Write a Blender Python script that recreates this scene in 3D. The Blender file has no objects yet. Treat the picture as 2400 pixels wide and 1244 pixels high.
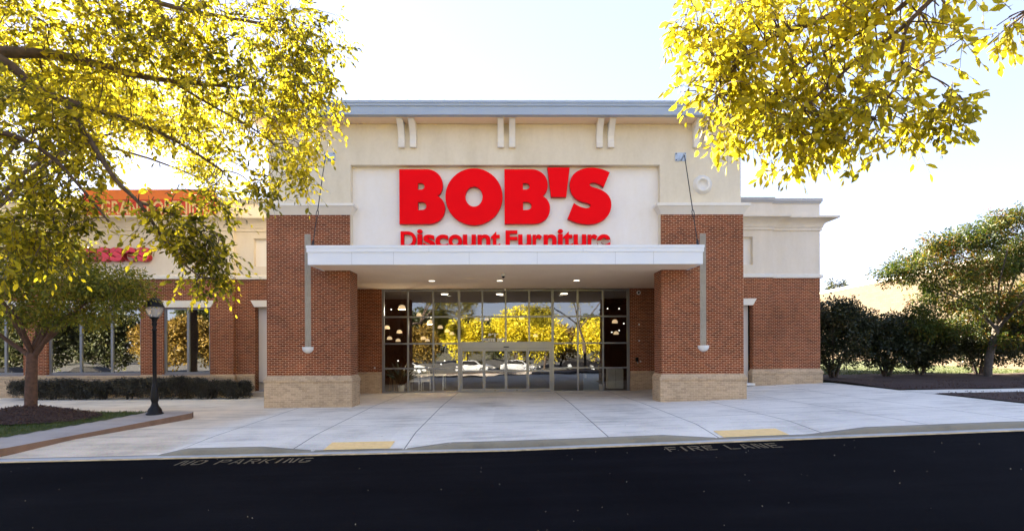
import bpy, math, random
import numpy as np
from mathutils import Matrix, Vector
R = math.radians
random.seed(7)
rng = np.random.default_rng(7)
S = bpy.context.scene
COL = S.collection

# ------------------------------------------------------------------ camera, sky, sun, exposure
CAM_Z = 2.22
CAM_YAW, CAM_ROLL = -0.0108, -0.0040
F_PX, HOR = 1200.0, 811.0
cd = bpy.data.cameras.new('camera'); cam = bpy.data.objects.new('camera', cd); COL.objects.link(cam)
cd.sensor_width = 36; cd.lens = 18; cd.shift_y = (HOR - 622) / 2400; cd.clip_end = 3000; cd.clip_start = .1
CAM_ROT = Matrix.Rotation(CAM_YAW, 3, 'Z') @ Matrix.Rotation(R(90), 3, 'X') @ Matrix.Rotation(CAM_ROLL, 3, 'Z')
cam.matrix_world = Matrix.Translation((0, 0, CAM_Z)) @ CAM_ROT.to_4x4()
S.camera = cam

SUN_AZ, SUN_EL = 35.0, 24.0          # degrees left of the facade normal, behind the building
w = bpy.data.worlds.new('World'); S.world = w; w.use_nodes = True
nt = w.node_tree; bgn = nt.nodes['Background']
sky = nt.nodes.new('ShaderNodeTexSky'); sky.sky_type = 'NISHITA'; sky.sun_disc = False
sky.sun_elevation = R(SUN_EL); sky.sun_rotation = R(360 - SUN_AZ)
sky.air_density = 1.0; sky.dust_density = 0.15; sky.ozone_density = 2.0; sky.altitude = 100
wb = nt.nodes.new('ShaderNodeMix'); wb.data_type = 'RGBA'; wb.blend_type = 'MULTIPLY'; wb.inputs[0].default_value = 1
wb.inputs[7].default_value = (.955, .945, 1.13, 1)          # camera white balance set for open shade
gm = nt.nodes.new('ShaderNodeGamma'); gm.inputs[1].default_value = .42      # softer, more even sky
nt.links.new(sky.outputs[0], gm.inputs[0]); nt.links.new(gm.outputs[0], wb.inputs[6]); nt.links.new(wb.outputs[2], bgn.inputs[0]); bgn.inputs[1].default_value = 0.056
sd = bpy.data.lights.new('sun', 'SUN'); sun = bpy.data.objects.new('sun', sd); COL.objects.link(sun)
sd.energy = 4.0; sd.angle = R(.53); sd.color = (1, .87, .68)
sdir = Vector((-math.sin(R(SUN_AZ)) * math.cos(R(SUN_EL)), math.cos(R(SUN_AZ)) * math.cos(R(SUN_EL)), math.sin(R(SUN_EL))))
sun.rotation_euler = sdir.to_track_quat('Z', 'Y').to_euler()
sun.location = (-30, 30, 30)
S.view_settings.view_transform = 'Standard'; S.view_settings.look = 'None'
S.view_settings.exposure = 3.85; S.view_settings.gamma = 1
try:
    S.cycles.max_bounces = 8; S.cycles.transparent_max_bounces = 12
except Exception: pass

def at(px, py, Y):
    """world point seen at a photo pixel at distance Y in front of the camera"""
    d = CAM_ROT @ Vector(((px - 1200) / F_PX, (HOR - py) / F_PX, -1))
    t = Y / d.y
    return Vector((d.x * t, Y, CAM_Z + d.z * t))

# ------------------------------------------------------------------ node helpers / materials
class NT:
    def __init__(s, name):
        s.m = bpy.data.materials.new(name); s.m.use_nodes = True
        s.t = s.m.node_tree; s.b = s.t.nodes['Principled BSDF']; s.o = s.t.nodes['Material Output']
    def n(s, typ, **kw):
        nd = s.t.nodes.new('ShaderNode' + typ)
        for k, v in kw.items():
            if k.startswith('i_'):
                key = k[2:]; key = int(key) if key.isdigit() else key.replace('_', ' ')
                nd.inputs[key].default_value = v
            else: setattr(nd, k, v)
        return nd
    def l(s, a, b): s.t.links.new(a, b)
    def math(s, op, a, b=None, clamp=False):
        nd = s.t.nodes.new('ShaderNodeMath'); nd.operation = op; nd.use_clamp = clamp
        for i, v in enumerate((a, b)):
            if v is None: continue
            if isinstance(v, (int, float)): nd.inputs[i].default_value = v
            else: s.l(v, nd.inputs[i])
        return nd.outputs[0]
    def mix(s, fac, a, b, blend='MIX'):
        nd = s.t.nodes.new('ShaderNodeMix'); nd.data_type = 'RGBA'; nd.blend_type = blend
        for i, v in ((0, fac), (6, a), (7, b)):
            if isinstance(v, (int, float)): nd.inputs[i].default_value = v
            elif isinstance(v, tuple): nd.inputs[i].default_value = v if len(v) == 4 else v + (1,)
            else: s.l(v, nd.inputs[i])
        return nd.outputs[2]
    def noise(s, vec, scale, detail=4, rough=.6):
        nd = s.n('TexNoise'); nd.inputs['Scale'].default_value = scale
        nd.inputs['Detail'].default_value = detail; nd.inputs['Roughness'].default_value = rough
        if vec is not None: s.l(vec, nd.inputs['Vector'])
        return nd.outputs[0]
    def ramp(s, fac, stops):
        nd = s.n('ValToRGB'); e = nd.color_ramp.elements
        while len(e) < len(stops): e.new(.5)
        for i, (p, c) in enumerate(stops):
            e[i].position = p; e[i].color = c if len(c) == 4 else tuple(c) + (1,)
        s.l(fac, nd.inputs[0]); return nd.outputs[0]
    def bump(s, h, strength=.3, dist=.02):
        nd = s.n('Bump'); nd.inputs['Strength'].default_value = strength; nd.inputs['Distance'].default_value = dist
        s.l(h, nd.inputs['Height']); s.l(nd.outputs[0], s.b.inputs['Normal'])
    def col(s, c):
        if isinstance(c, tuple): s.b.inputs['Base Color'].default_value = c + (1,)
        else: s.l(c, s.b.inputs['Base Color'])
    def set(s, **kw):
        for k, v in kw.items(): s.b.inputs[k.replace('_', ' ')].default_value = v
        return s

def geo(t): return t.n('NewGeometry').outputs['Position']
def uvn(t): return t.n('UVMap').outputs[0]

def plain(name, c, rough=.6, var=.12, scale=3.0, metal=0, spec=.5, bump=0, bscale=60):
    t = NT(name); p = geo(t)
    f = t.noise(p, scale, 5)
    lo = tuple(x * (1 - var) for x in c); hi = tuple(min(1, x * (1 + var)) for x in c)
    t.col(t.ramp(f, [(.3, lo), (.7, hi)]))
    t.set(Roughness=rough, Metallic=metal); t.b.inputs['Specular IOR Level'].default_value = spec
    if bump: t.bump(t.noise(p, bscale, 3), bump, .01)
    return t.m

def brick(name, c1, c2, mortar, bw=.2032, rh=.0677, ms=.0055, dark=.25):
    t = NT(name); uv = uvn(t); p = geo(t)
    b = t.n('TexBrick'); b.offset = .5
    b.inputs['Scale'].default_value = 1; b.inputs['Mortar Size'].default_value = ms
    b.inputs['Mortar Smooth'].default_value = .1; b.inputs['Bias'].default_value = -.1
    b.inputs['Brick Width'].default_value = bw; b.inputs['Row Height'].default_value = rh
    b.inputs['Color1'].default_value = c1 + (1,); b.inputs['Color2'].default_value = c2 + (1,)
    b.inputs['Mortar'].default_value = mortar + (1,)
    t.l(uv, b.inputs['Vector'])
    n1 = t.noise(p, .7, 5); n2 = t.noise(p, 14, 3)
    f = t.math('ADD', t.math('MULTIPLY', n1, .6), t.math('MULTIPLY', n2, .4))
    c = t.mix(1.0, b.outputs[0], t.ramp(f, [(.3, (1 - dark,) * 3), (.7, (1 + dark,) * 3)]), 'MULTIPLY')
    t.col(c); t.set(Roughness=.9); t.b.inputs['Specular IOR Level'].default_value = .12
    t.bump(t.math('SUBTRACT', 1.0, b.outputs['Fac']), .5, .006)
    return t.m

def stucco(name, c, stain=.25):
    t = NT(name); p = geo(t)
    st = t.n('Mapping'); st.inputs['Scale'].default_value = (1.4, 1.4, .35); t.l(p, st.inputs[0])
    a = t.noise(st.outputs[0], .9, 7, .65); fine = t.noise(p, 9, 4)
    f = t.math('ADD', t.math('MULTIPLY', a, .75), t.math('MULTIPLY', fine, .25))
    lo = tuple(x * (1 - stain) for x in (c[0], c[1] * .98, c[2] * .93))
    t.col(t.ramp(f, [(.3, lo), (.58, c), (.75, tuple(min(1, x * 1.05) for x in c))]))
    t.set(Roughness=.92); t.b.inputs['Specular IOR Level'].default_value = .2
    t.bump(t.noise(p, 160, 3), .25, .004)
    return t.m

def concrete(name, c, joints_x=(), joints_y=(), drive=False):
    t = NT(name); p = geo(t)
    a = t.noise(p, .45, 6, .65); b_ = t.noise(p, 70, 2); mp = t.n('Mapping')
    mp.inputs['Scale'].default_value = (.35, 2.2, 1); t.l(p, mp.inputs[0]); s_ = t.noise(mp.outputs[0], 1.6, 6, .7)
    f = t.math('ADD', t.math('MULTIPLY', a, .45), t.math('ADD', t.math('MULTIPLY', s_, .4), t.math('MULTIPLY', b_, .15)))
    cc = t.ramp(f, [(.36, tuple(x * .62 for x in c)), (.5, c), (.64, tuple(min(1, x * 1.15) for x in c))])
    sp = t.n('SeparateXYZ'); t.l(p, sp.inputs[0])
    if drive:      # clay coloured dirt of the driveway, left of the slab edge
        d = t.math('SUBTRACT', -7.7, t.math('ADD', sp.outputs[0], t.math('MULTIPLY', t.math('SUBTRACT', a, .5), 1.6)))
        lim = t.math('MULTIPLY', t.math('SUBTRACT', 20.0, sp.outputs[1]), .5, True)
        fac = t.math('MULTIPLY', t.math('MULTIPLY', d, 1.2, True), lim, True)
        cc = t.mix(t.math('MULTIPLY', fac, .8), cc, t.mix(1.0, cc, (.92, .80, .66), 'MULTIPLY'))
        # exposed aggregate by the road
        ag = t.n('TexVoronoi'); ag.inputs['Scale'].default_value = 55; t.l(p, ag.inputs['Vector'])
        near = t.math('MULTIPLY', t.math('SUBTRACT', 14.6, sp.outputs[1]), 8, True)
        cc = t.mix(t.math('MULTIPLY', near, .3), cc, t.mix(.6, cc, ag.outputs['Color'], 'OVERLAY'))
        # every slab a slightly different grey, small dark spots of gum and oil
        fx = t.math('FLOOR', t.math('DIVIDE', t.math('ADD', sp.outputs[0], 20), 2.45)); fy = t.math('FLOOR', t.math('DIVIDE', sp.outputs[1], 3.6))
        cv = t.n('CombineXYZ'); t.l(fx, cv.inputs[0]); t.l(fy, cv.inputs[1]); wn = t.n('TexWhiteNoise'); t.l(cv.outputs[0], wn.inputs['Vector'])
        cc = t.mix(1.0, cc, t.ramp(wn.outputs['Value'], [(0, (.90, .90, .90)), (1, (1, 1, 1))]), 'MULTIPLY')
        vg = t.n('TexVoronoi'); vg.inputs['Scale'].default_value = 2.6; t.l(p, vg.inputs['Vector'])
        w2 = t.n('TexWhiteNoise'); t.l(vg.outputs['Position'], w2.inputs['Vector'])
        gum = t.math('MULTIPLY', t.math('LESS_THAN', vg.outputs['Distance'], .07), t.math('GREATER_THAN', w2.outputs['Value'], .72))
        cc = t.mix(t.math('MULTIPLY', gum, .45), cc, (.16, .15, .14))
        wob = t.noise(p, .6, 8, .75)
        cr = t.math('LESS_THAN', t.math('ABSOLUTE', t.math('SUBTRACT', wob, .5)), .0022)
        cc = t.mix(t.math('MULTIPLY', cr, .25), cc, (.12, .11, .10))
    jn = None
    for ax, vals in ((0, joints_x), (1, joints_y)):
        for v in vals:
            d = t.math('LESS_THAN', t.math('ABSOLUTE', t.math('SUBTRACT', sp.outputs[ax], v)), .014)
            jn = d if jn is None else t.math('MAXIMUM', jn, d)
    if jn is not None: cc = t.mix(t.math('MULTIPLY', jn, .8), cc, (.10, .095, .09))
    t.col(cc); t.set(Roughness=.9); t.b.inputs['Specular IOR Level'].default_value = .3
    t.bump(b_, .25, .01)
    return t.m

def leafmat(name, stops, clump=None, trans=.5, rough=.5):
    t = NT(name); g = t.n('NewGeometry')
    n = t.noise(g.outputs['Position'], clump or 1.0, 3)
    f = t.math('ADD', t.math('MULTIPLY', g.outputs['Random Per Island'], .55), t.math('MULTIPLY', t.math('SUBTRACT', n, .28), 1.0))
    c = t.ramp(f, stops)
    t.col(c); t.set(Roughness=rough); t.b.inputs['Specular IOR Level'].default_value = .35
    tr = t.n('BsdfTranslucent'); t.l(c, tr.inputs[0])
    mx = t.n('MixShader'); mx.inputs[0].default_value = trans
    t.l(t.b.outputs[0], mx.inputs[1]); t.l(tr.outputs[0], mx.inputs[2]); t.l(mx.outputs[0], t.o.inputs[0])
    return t.m

def glassmat(name, refl=.33, tint=(.62, .66, .66), wave=.012):
    t = NT(name); p = geo(t)
    gl = t.n('BsdfGlossy'); gl.inputs['Roughness'].default_value = 0.0; gl.inputs['Color'].default_value = (.95, .97, 1, 1)
    tr = t.n('BsdfTransparent'); tr.inputs['Color'].default_value = tint + (1,)
    nn = t.noise(p, .9, 1.5, .4)
    bp = t.n('Bump'); bp.inputs['Strength'].default_value = 1; bp.inputs['Distance'].default_value = wave
    t.l(nn, bp.inputs['Height']); t.l(bp.outputs[0], gl.inputs['Normal'])
    fr = t.n('Fresnel'); fr.inputs[0].default_value = 1.5
    fac = t.math('ADD', refl, t.math('MULTIPLY', fr.outputs[0], .8), True)
    mx = t.n('MixShader'); t.l(fac, mx.inputs[0]); t.l(tr.outputs[0], mx.inputs[1]); t.l(gl.outputs[0], mx.inputs[2])
    t.l(mx.outputs[0], t.o.inputs[0]); return t.m

def emis(name, c, s):
    t = NT(name); t.col(c); t.b.inputs['Emission Color'].default_value = c + (1,); t.b.inputs['Emission Strength'].default_value = s
    return t.m

def asphalt():
    t = NT('asphalt'); p = geo(t)
    mp = t.n('Mapping'); mp.inputs['Scale'].default_value = (.12, 1.0, 1); mp.inputs['Rotation'].default_value = (0, 0, R(6)); t.l(p, mp.inputs[0])
    a = t.noise(mp.outputs[0], 1.3, 7, .7); g = t.noise(p, 130, 2, .8); sw = t.noise(p, .35, 4)
    f = t.math('ADD', t.math('ADD', t.math('MULTIPLY', a, .35), t.math('MULTIPLY', sw, .25)), t.math('MULTIPLY', g, .4))
    c = t.ramp(f, [(.36, (.0026, .0029, .0044)), (.52, (.0062, .0066, .0092)), (.68, (.0165, .0165, .0195))])
    vo = t.n('TexVoronoi'); vo.inputs['Scale'].default_value = 60; t.l(p, vo.inputs['Vector'])
    fl = t.math('MULTIPLY', t.math('LESS_THAN', vo.outputs['Distance'], .22), t.math('GREATER_THAN', t.n('SeparateColor').outputs[0], 2))
    wn = t.n('TexWhiteNoise'); t.l(vo.outputs['Position'], wn.inputs['Vector'])
    fl = t.math('MULTIPLY', t.math('LESS_THAN', vo.outputs['Distance'], .25), t.math('GREATER_THAN', wn.outputs['Value'], .985))
    t.col(t.mix(t.math('MULTIPLY', fl, .22), c, (.25, .24, .22)))
    t.set(Roughness=.9); t.b.inputs['Specular IOR Level'].default_value = .03
    t.bump(g, .8, .012); return t.m

M = {}
M['brick'] = brick('red_brick', (.235, .055, .016), (.115, .026, .009), (.74, .49, .32), ms=.0052, dark=.35)
M['tanbrick'] = brick('tan_brick', (.53, .39, .25), (.38, .275, .175), (.63, .49, .35), ms=.005, dark=.2)
M['strip'] = brick('buff_brick', (.36, .32, .25), (.32, .28, .22), (.42, .38, .31), bw=.0677, rh=.2032, ms=.004, dark=.15)
M['stucco'] = stucco('tan_stucco', (.79, .70, .54), .13)
M['panel'] = stucco('cream_stucco', (.88, .83, .76), .05)
M['trim'] = stucco('pale_stucco', (.84, .79, .70), .06)
M['wing'] = stucco('beige_stucco', (.81, .72, .60), .10)
M['soffit'] = stucco('soffit_stucco', (.92, .71, .50), .04)
M['fascia'] = plain('white_metal', (.80, .82, .84), .35, .03, .6)
M['roofmetal'] = plain('blue_grey_metal', (.36, .42, .50), .35, .06, .8)
M['coping'] = plain('grey_coping', (.44, .42, .40), .4, .06, .8)
M['alu'] = plain('aluminium', (.25, .26, .29), .35, .05, 1, metal=.55)
M['steel'] = plain('galvanised_steel', (.42, .46, .50), .4, .2, 9, metal=.6)
M['rod'] = plain('dark_steel', (.035, .03, .03), .5, .3, 20, metal=.5)
M['door'] = plain('cream_paint', (.62, .57, .53), .5, .04, .6)
M['red'] = plain('red_acrylic', (.95, .0025, .007), .5, .03, 1.2, spec=.05)
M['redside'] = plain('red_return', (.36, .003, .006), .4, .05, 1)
M['pinkred'] = plain('pink_red_acrylic', (.72, .03, .07), .3, .05, 1)
M['white'] = plain('white_paint', (.78, .77, .74), .5, .04, 2)
M['iron'] = plain('black_iron', (.007, .0065, .007), .45, .4, 12, spec=.25)
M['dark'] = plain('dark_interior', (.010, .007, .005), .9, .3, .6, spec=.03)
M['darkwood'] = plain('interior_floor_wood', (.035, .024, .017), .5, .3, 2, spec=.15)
M['grey'] = plain('grey_plastic', (.4, .4, .4), .5, .05)
M['bark'] = plain('bark', (.085, .060, .045), .9, .45, 11, bump=.8, bscale=22)
M['barkred'] = plain('reddish_bark', (.11, .058, .038), .9, .4, 9, bump=.8, bscale=22)
M['barkgrey'] = plain('grey_bark', (.085, .07, .058), .9, .4, 9, bump=.8, bscale=22)
M['mulch'] = plain('brown_mulch', (.040, .020, .016), .95, .7, 24, bump=1, bscale=40)
M['chip'] = plain('mulch_chip', (.055, .028, .022), .95, .6, 40)
M['soil'] = plain('dry_ground', (.10, .09, .05), .95, .4, .3)
M['grassbase'] = plain('turf', (.055, .075, .016), .95, .4, 4)
M['grass'] = leafmat('grass_blade', [(.2, (.04, .075, .012)), (.6, (.09, .12, .025)), (.9, (.18, .17, .05))], 1.5, .3)
M['yellowpaint'] = plain('yellow_pad', (.95, .66, .29), .75, .08, 9, bump=.5, bscale=90)
M['line'] = plain('worn_yellow_line', (.60, .44, .22), .85, .45, 5)
M['stencil'] = plain('worn_stencil_paint', (.13, .10, .055), .85, .6, 14)
M['kerb'] = concrete('kerb_concrete', (.27, .25, .20))
M['kerblight'] = concrete('island_concrete', (.40, .36, .33))
M['kerbbrown'] = concrete('stained_kerb', (.24, .145, .095))
M['gutter'] = concrete('gutter_concrete', (.47, .48, .49))
M['plaza'] = concrete('plaza_concrete', (.80, .76, .68), (-7.55, -4.9, -2.35, 2.35, 4.9, 7.3, 9.8, 12.3), (14.6, 18.2, 21.4), True)
M['asphalt'] = asphalt(); M['lot'] = concrete('worn_parking_lot', (.10, .096, .09))
M['glass'] = glassmat('storefront_glass', .16, (.75, .78, .78), .003)
M['doorglass'] = glassmat('door_glass', .14, (.75, .78, .78), .003)
M['wglass'] = glassmat('tinted_window_glass', .32, (.45, .48, .46), .003)
t = NT('globe_glass'); t.set(Roughness=.25); t.b.inputs['Transmission Weight'].default_value = .75
t.col((.93, .88, .84)); M['globe'] = t.m
M['lampon'] = emis('lit_downlight', (1, .86, .62), .5)
M['shade'] = emis('lit_pendant_shade', (.85, .60, .34), .075)
M['spot'] = emis('lit_spot_bulb', (1, .93, .8), .22)
M['twall'] = brick('tan_block', (.15, .115, .08), (.13, .098, .068), (.08, .062, .045), bw=.61, rh=.2032, ms=.010, dark=.1)
M['leafL'] = leafmat('leaf_yellow_green', [(.12, (.055, .065, .005)), (.34, (.17, .16, .008)), (.58, (.50, .42, .016)), (.85, (.74, .62, .035)), (.99, (.46, .21, .012))], .45, .56)
M['leafR'] = leafmat('leaf_yellow', [(.1, (.14, .135, .008)), (.35, (.36, .325, .012)), (.65, (.62, .53, .025)), (.9, (.80, .69, .06))], .6, .6)
M['leafG'] = leafmat('leaf_green', [(.1, (.06, .08, .010)), (.45, (.16, .17, .014)), (.75, (.34, .28, .02)), (.97, (.36, .22, .02))], .8, .45)
M['leafM'] = leafmat('leaf_green_rust', [(.1, (.022, .045, .005)), (.45, (.055, .085, .008)), (.66, (.14, .125, .010)), (.85, (.20, .062, .010))], .55, .4)
M['leafS'] = leafmat('leaf_dark_shrub', [(.1, (.014, .022, .009)), (.55, (.034, .044, .016)), (.92, (.095, .068, .026))], .8, .15, .35)
M['leafH'] = leafmat('leaf_hedge', [(.1, (.022, .020, .018)), (.55, (.055, .052, .04)), (.95, (.12, .12, .09))], 2., .15, .35)
M['leafY'] = leafmat('leaf_gold_far', [(.1, (.40, .34, .015)), (.5, (.74, .62, .03)), (.9, (.84, .72, .05))], .5, .3)
M['leafO'] = leafmat('leaf_rust_far', [(.1, (.10, .085, .015)), (.5, (.24, .15, .025)), (.9, (.34, .22, .035))], .5, .3)
M['leafP'] = leafmat('leaf_pine_far', [(.1, (.022, .032, .012)), (.6, (.055, .065, .02)), (.95, (.13, .12, .035))], .3, .25)

# ------------------------------------------------------------------ object helpers
def tag(o, label=None, cat=None, group=None, kind=None):
    for k, v in (('label', label), ('category', cat), ('group', group), ('kind', kind)):
        if v: o[k] = v
    return o
def thing(name, label, cat, loc=(0, 0, 0), group=None):
    o = bpy.data.objects.new(name, None); COL.objects.link(o); o.location = loc
    o.empty_display_size = .2
    return tag(o, label, cat, group)
def link_mesh(name, me, mat, parent=None, smooth=False):
    o = bpy.data.objects.new(name, me); COL.objects.link(o)
    if mat is not None: me.materials.append(mat)
    if parent is not None:
        o.parent = parent
        base = parent.location.copy(); q = parent.parent
        while q is not None: base += q.location; q = q.parent
        me.transform(Matrix.Translation(-base))       # meshes are built in world metres
    if smooth:
        me.polygons.foreach_set('use_smooth', [True] * len(me.polygons))
    return o
def copy_tree(o, parent=None):
    c = o.copy(); COL.objects.link(c)
    if parent is not None: c.parent = parent
    for ch in o.children: copy_tree(ch, c)
    return c

class MB:
    def __init__(s): s.v = []; s.f = []
    def add(s, vs, fs):
        k = len(s.v); s.v += [tuple(p) for p in vs]; s.f += [tuple(i + k for i in f) for f in fs]; return s
    def quad(s, a, b, c, d): return s.add([a, b, c, d], [(0, 1, 2, 3)])
    def box(s, x0, x1, y0, y1, z0, z1):
        vs = [(x, y, z) for z in (z0, z1) for y in (y0, y1) for x in (x0, x1)]
        return s.add(vs, [(0, 2, 3, 1), (4, 5, 7, 6), (0, 1, 5, 4), (2, 6, 7, 3), (0, 4, 6, 2), (1, 3, 7, 5)])
    def bbox(s, x0, x1, y0, y1, z0, z1, b=.01):
        """box with chamfered vertical and horizontal edges on the front"""
        for a in ((x0, x1),): pass
        prof = [(x0, y1), (x0, y0 + b), (x0 + b, y0), (x1 - b, y0), (x1, y0 + b), (x1, y1)]
        return s.prism([(x, y, 0) for x, y in prof], (0, 0, 1), z0, z1)
    def prism(s, pts, axis, a, b):
        n = len(pts); ax = Vector(axis)
        v = [Vector(p) + ax * a for p in pts] + [Vector(p) + ax * b for p in pts]
        fs = [tuple(range(n))[::-1], tuple(range(n, 2 * n))] + [(i, (i + 1) % n, n + (i + 1) % n, n + i) for i in range(n)]
        return s.add(v, fs)
    def tube(s, pts, rad, n=6, cap=True):
        pts = [Vector(p) for p in pts]; k = len(pts)
        if not hasattr(rad, '__len__'): rad = [rad] * k
        vs = []; up = Vector((0, 0, 1)); prev = None
        for i, p in enumerate(pts):
            d = (pts[min(i + 1, k - 1)] - pts[max(i - 1, 0)])
            if d.length < 1e-6: d = Vector((0, 0, 1))
            d.normalize()
            u = prev - d * prev.dot(d) if prev is not None else d.cross(Vector((.3, .9, .2)))
            if u.length < 1e-4: u = d.orthogonal()
            u.normalize(); prev = u; w_ = d.cross(u)
            for j in range(n):
                a = 2 * math.pi * j / n; vs.append(p + (u * math.cos(a) + w_ * math.sin(a)) * rad[i])
        fs = [(i * n + j, i * n + (j + 1) % n, (i + 1) * n + (j + 1) % n, (i + 1) * n + j) for i in range(k - 1) for j in range(n)]
        if cap: fs += [tuple(range(n))[::-1], tuple((k - 1) * n + j for j in range(n))]
        return s.add(vs, fs)
    def lathe(s, prof, c, n=20, axis='Z', a0=0., a1=2 * math.pi):
        c = Vector(c); full = abs(a1 - a0) > 6.28; m = n if full else n + 1; vs = []
        for r, h in prof:
            for j in range(m):
                a = a0 + (a1 - a0) * j / n
                q = (r * math.cos(a), r * math.sin(a), h) if axis == 'Z' else (r * math.cos(a), h, r * math.sin(a))
                vs.append(c + Vector(q))
        fs = []
        for i in range(len(prof) - 1):
            for j in range(n):
                b = (j + 1) % m; fs.append((i * m + j, i * m + b, (i + 1) * m + b, (i + 1) * m + j))
        return s.add(vs, fs)
    def sweep(s, path, prof):
        """closed profile [(outward, z)] swept along an XY polyline, mitred; outward = right of travel"""
        P = [Vector((p[0], p[1])) for p in path]; n = len(P); k = len(prof); vs = []
        nr = []
        for i in range(n - 1):
            d = (P[i + 1] - P[i]).normalized(); nr.append(Vector((d.y, -d.x)))
        for i in range(n):
            if i == 0: m = nr[0]
            elif i == n - 1: m = nr[-1]
            else:
                m = nr[i - 1] + nr[i]; m = m / max(.2, m.dot(nr[i]))
            for o_, z in prof: vs.append((P[i].x + m.x * o_, P[i].y + m.y * o_, z))
        fs = [(i * k + j, (i + 1) * k + j, (i + 1) * k + (j + 1) % k, i * k + (j + 1) % k) for i in range(n - 1) for j in range(k)]
        fs += [tuple(range(k)), tuple((n - 1) * k + j for j in range(k))[::-1]]
        return s.add(vs, fs)
    def wall(s, x0, x1, z0, z1, y, holes=(), depth=.3):
        """front face of a wall looking to -Y, with openings and their reveals"""
        xs = sorted({x0, x1, *[h[0] for h in holes], *[h[1] for h in holes]}); zs = sorted({z0, z1, *[h[2] for h in holes], *[h[3] for h in holes]})
        for i in range(len(xs) - 1):
            for j in range(len(zs) - 1):
                cx, cz = (xs[i] + xs[i + 1]) / 2, (zs[j] + zs[j + 1]) / 2
                if any(h[0] < cx < h[1] and h[2] < cz < h[3] for h in holes): continue
                if cx < x0 or cx > x1 or cz < z0 or cz > z1: continue
                s.quad((xs[i], y, zs[j]), (xs[i + 1], y, zs[j]), (xs[i + 1], y, zs[j + 1]), (xs[i], y, zs[j + 1]))
        for a, b, c, d in holes:
            Y = y + depth
            s.quad((a, y, c), (a, y, d), (a, Y, d), (a, Y, c)); s.quad((b, y, c), (b, Y, c), (b, Y, d), (b, y, d))
            s.quad((a, y, d), (b, y, d), (b, Y, d), (a, Y, d)); s.quad((a, y, c), (a, Y, c), (b, Y, c), (b, y, c))
        return s
    def mesh(s, name):
        me = bpy.data.meshes.new(name); me.from_pydata(s.v, [], s.f); me.update()
        uv = me.uv_layers.new(name='UVMap')
        n = len(me.polygons); nor = np.zeros(n * 3); me.polygons.foreach_get('normal', nor); nor = np.abs(nor.reshape(-1, 3))
        lt = np.zeros(n, int); me.polygons.foreach_get('loop_total', lt)
        vi = np.zeros(len(me.loops), int); me.loops.foreach_get('vertex_index', vi)
        co = np.array(s.v)[vi]; ax = np.repeat(np.argmax(nor * np.array([1, 1, 1.0]), 1), lt)
        u = np.where(ax == 0, co[:, 1], co[:, 0]); v = np.where(ax == 2, co[:, 1], co[:, 2])
        uv.data.foreach_set('uv', np.stack([u + 100, v + 100], 1).ravel())
        return me
    def build(s, name, mat, parent=None, smooth=False): return link_mesh(name, s.mesh(name), mat, parent, smooth)

def txt(body, size, extrude=0, offset=0, bevel=0, align='CENTER', spacing=1.0):
    c = bpy.data.curves.new('text', 'FONT'); c.body = body; c.size = size; c.extrude = extrude; c.offset = offset
    c.bevel_depth = bevel; c.align_x = align; c.space_character = spacing
    o = bpy.data.objects.new('text', c); COL.objects.link(o)
    bpy.context.view_layer.update()
    me = bpy.data.meshes.new_from_object(o.evaluated_get(bpy.context.evaluated_depsgraph_get()))
    bpy.data.objects.remove(o); return me
def poly2d(loops, extrude, bevel):
    c = bpy.data.curves.new('outline', 'CURVE'); c.dimensions = '2D'; c.fill_mode = 'BOTH'; c.extrude = extrude; c.bevel_depth = bevel; c.bevel_resolution = 1
    for L in loops:
        sp = c.splines.new('POLY'); sp.points.add(len(L) - 1)
        for p, q in zip(sp.points, L): p.co = (q[0], q[1], 0, 1)
        sp.use_cyclic_u = True
    o = bpy.data.objects.new('outline', c); COL.objects.link(o); bpy.context.view_layer.update()
    me = bpy.data.meshes.new_from_object(o.evaluated_get(bpy.context.evaluated_depsgraph_get()))
    bpy.data.objects.remove(o); return me
def fit(me, x0, x1, y, z0, z1=None):
    """stand a flat XY mesh up in the XZ plane, fitted to x0..x1 (and z0..z1)"""
    co = np.zeros(len(me.vertices) * 3); me.vertices.foreach_get('co', co); co = co.reshape(-1, 3)
    a, b = co.min(0), co.max(0); sx = (x1 - x0) / (b[0] - a[0]); sz = sx if z1 is None else (z1 - z0) / (b[1] - a[1])
    out = np.stack([x0 + (co[:, 0] - a[0]) * sx, y - co[:, 2], z0 + (co[:, 1] - a[1]) * sz], 1)
    me.vertices.foreach_set('co', out.ravel()); me.update(); return me

# ------------------------------------------------------------------ ground heights
def zr(x): return np.interp(x, [-40, -11.2, 0, 11.4, 25, 60], [-.55, -.29, -.10, .275, .55, .6])
def ramp(x):
    r = np.interp(x, [-7.9, -7.3, -5.6, -4.4, -2.3, -1.3, 3.6, 4.9, 7.0, 8.3], [1, 0, 0, 1, 1, 0, 0, 1, 1, 0])
    return r
def H(x, y):
    x = np.asarray(x, float); y = np.asarray(y, float)
    c = zr(x) + .14
    p = np.interp(x, [-30, -11, -5.8, 0, 5.8, 9, 15, 25, 60], [-.06, .0, .03, .09, .16, .26, .46, .56, .6])
    s_ = np.interp(x, [-30, -11, -6, 6, 9, 15, 25, 60], [-.03, -.03, -.03, .03, .28, .46, .52, .55])
    t1 = np.clip((y - 12) / 6.7, 0, 1); t2 = np.clip((y - 18.7) / 6.2, 0, 1)
    h = c + (p - c) * t1 + (s_ - p) * t2
    return h - .125 * ramp(x) * np.clip(1 - (y - 11.7) / 1.5, 0, 1)
def ROAD(x, y):
    x = np.asarray(x, float); y = np.asarray(y, float)
    return zr(x) - .035 * np.clip(11.3 - y, 0, 22)
def Hs(x, y): return float(H(x, y))
def Rs(x, y): return float(ROAD(x, y))

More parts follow.
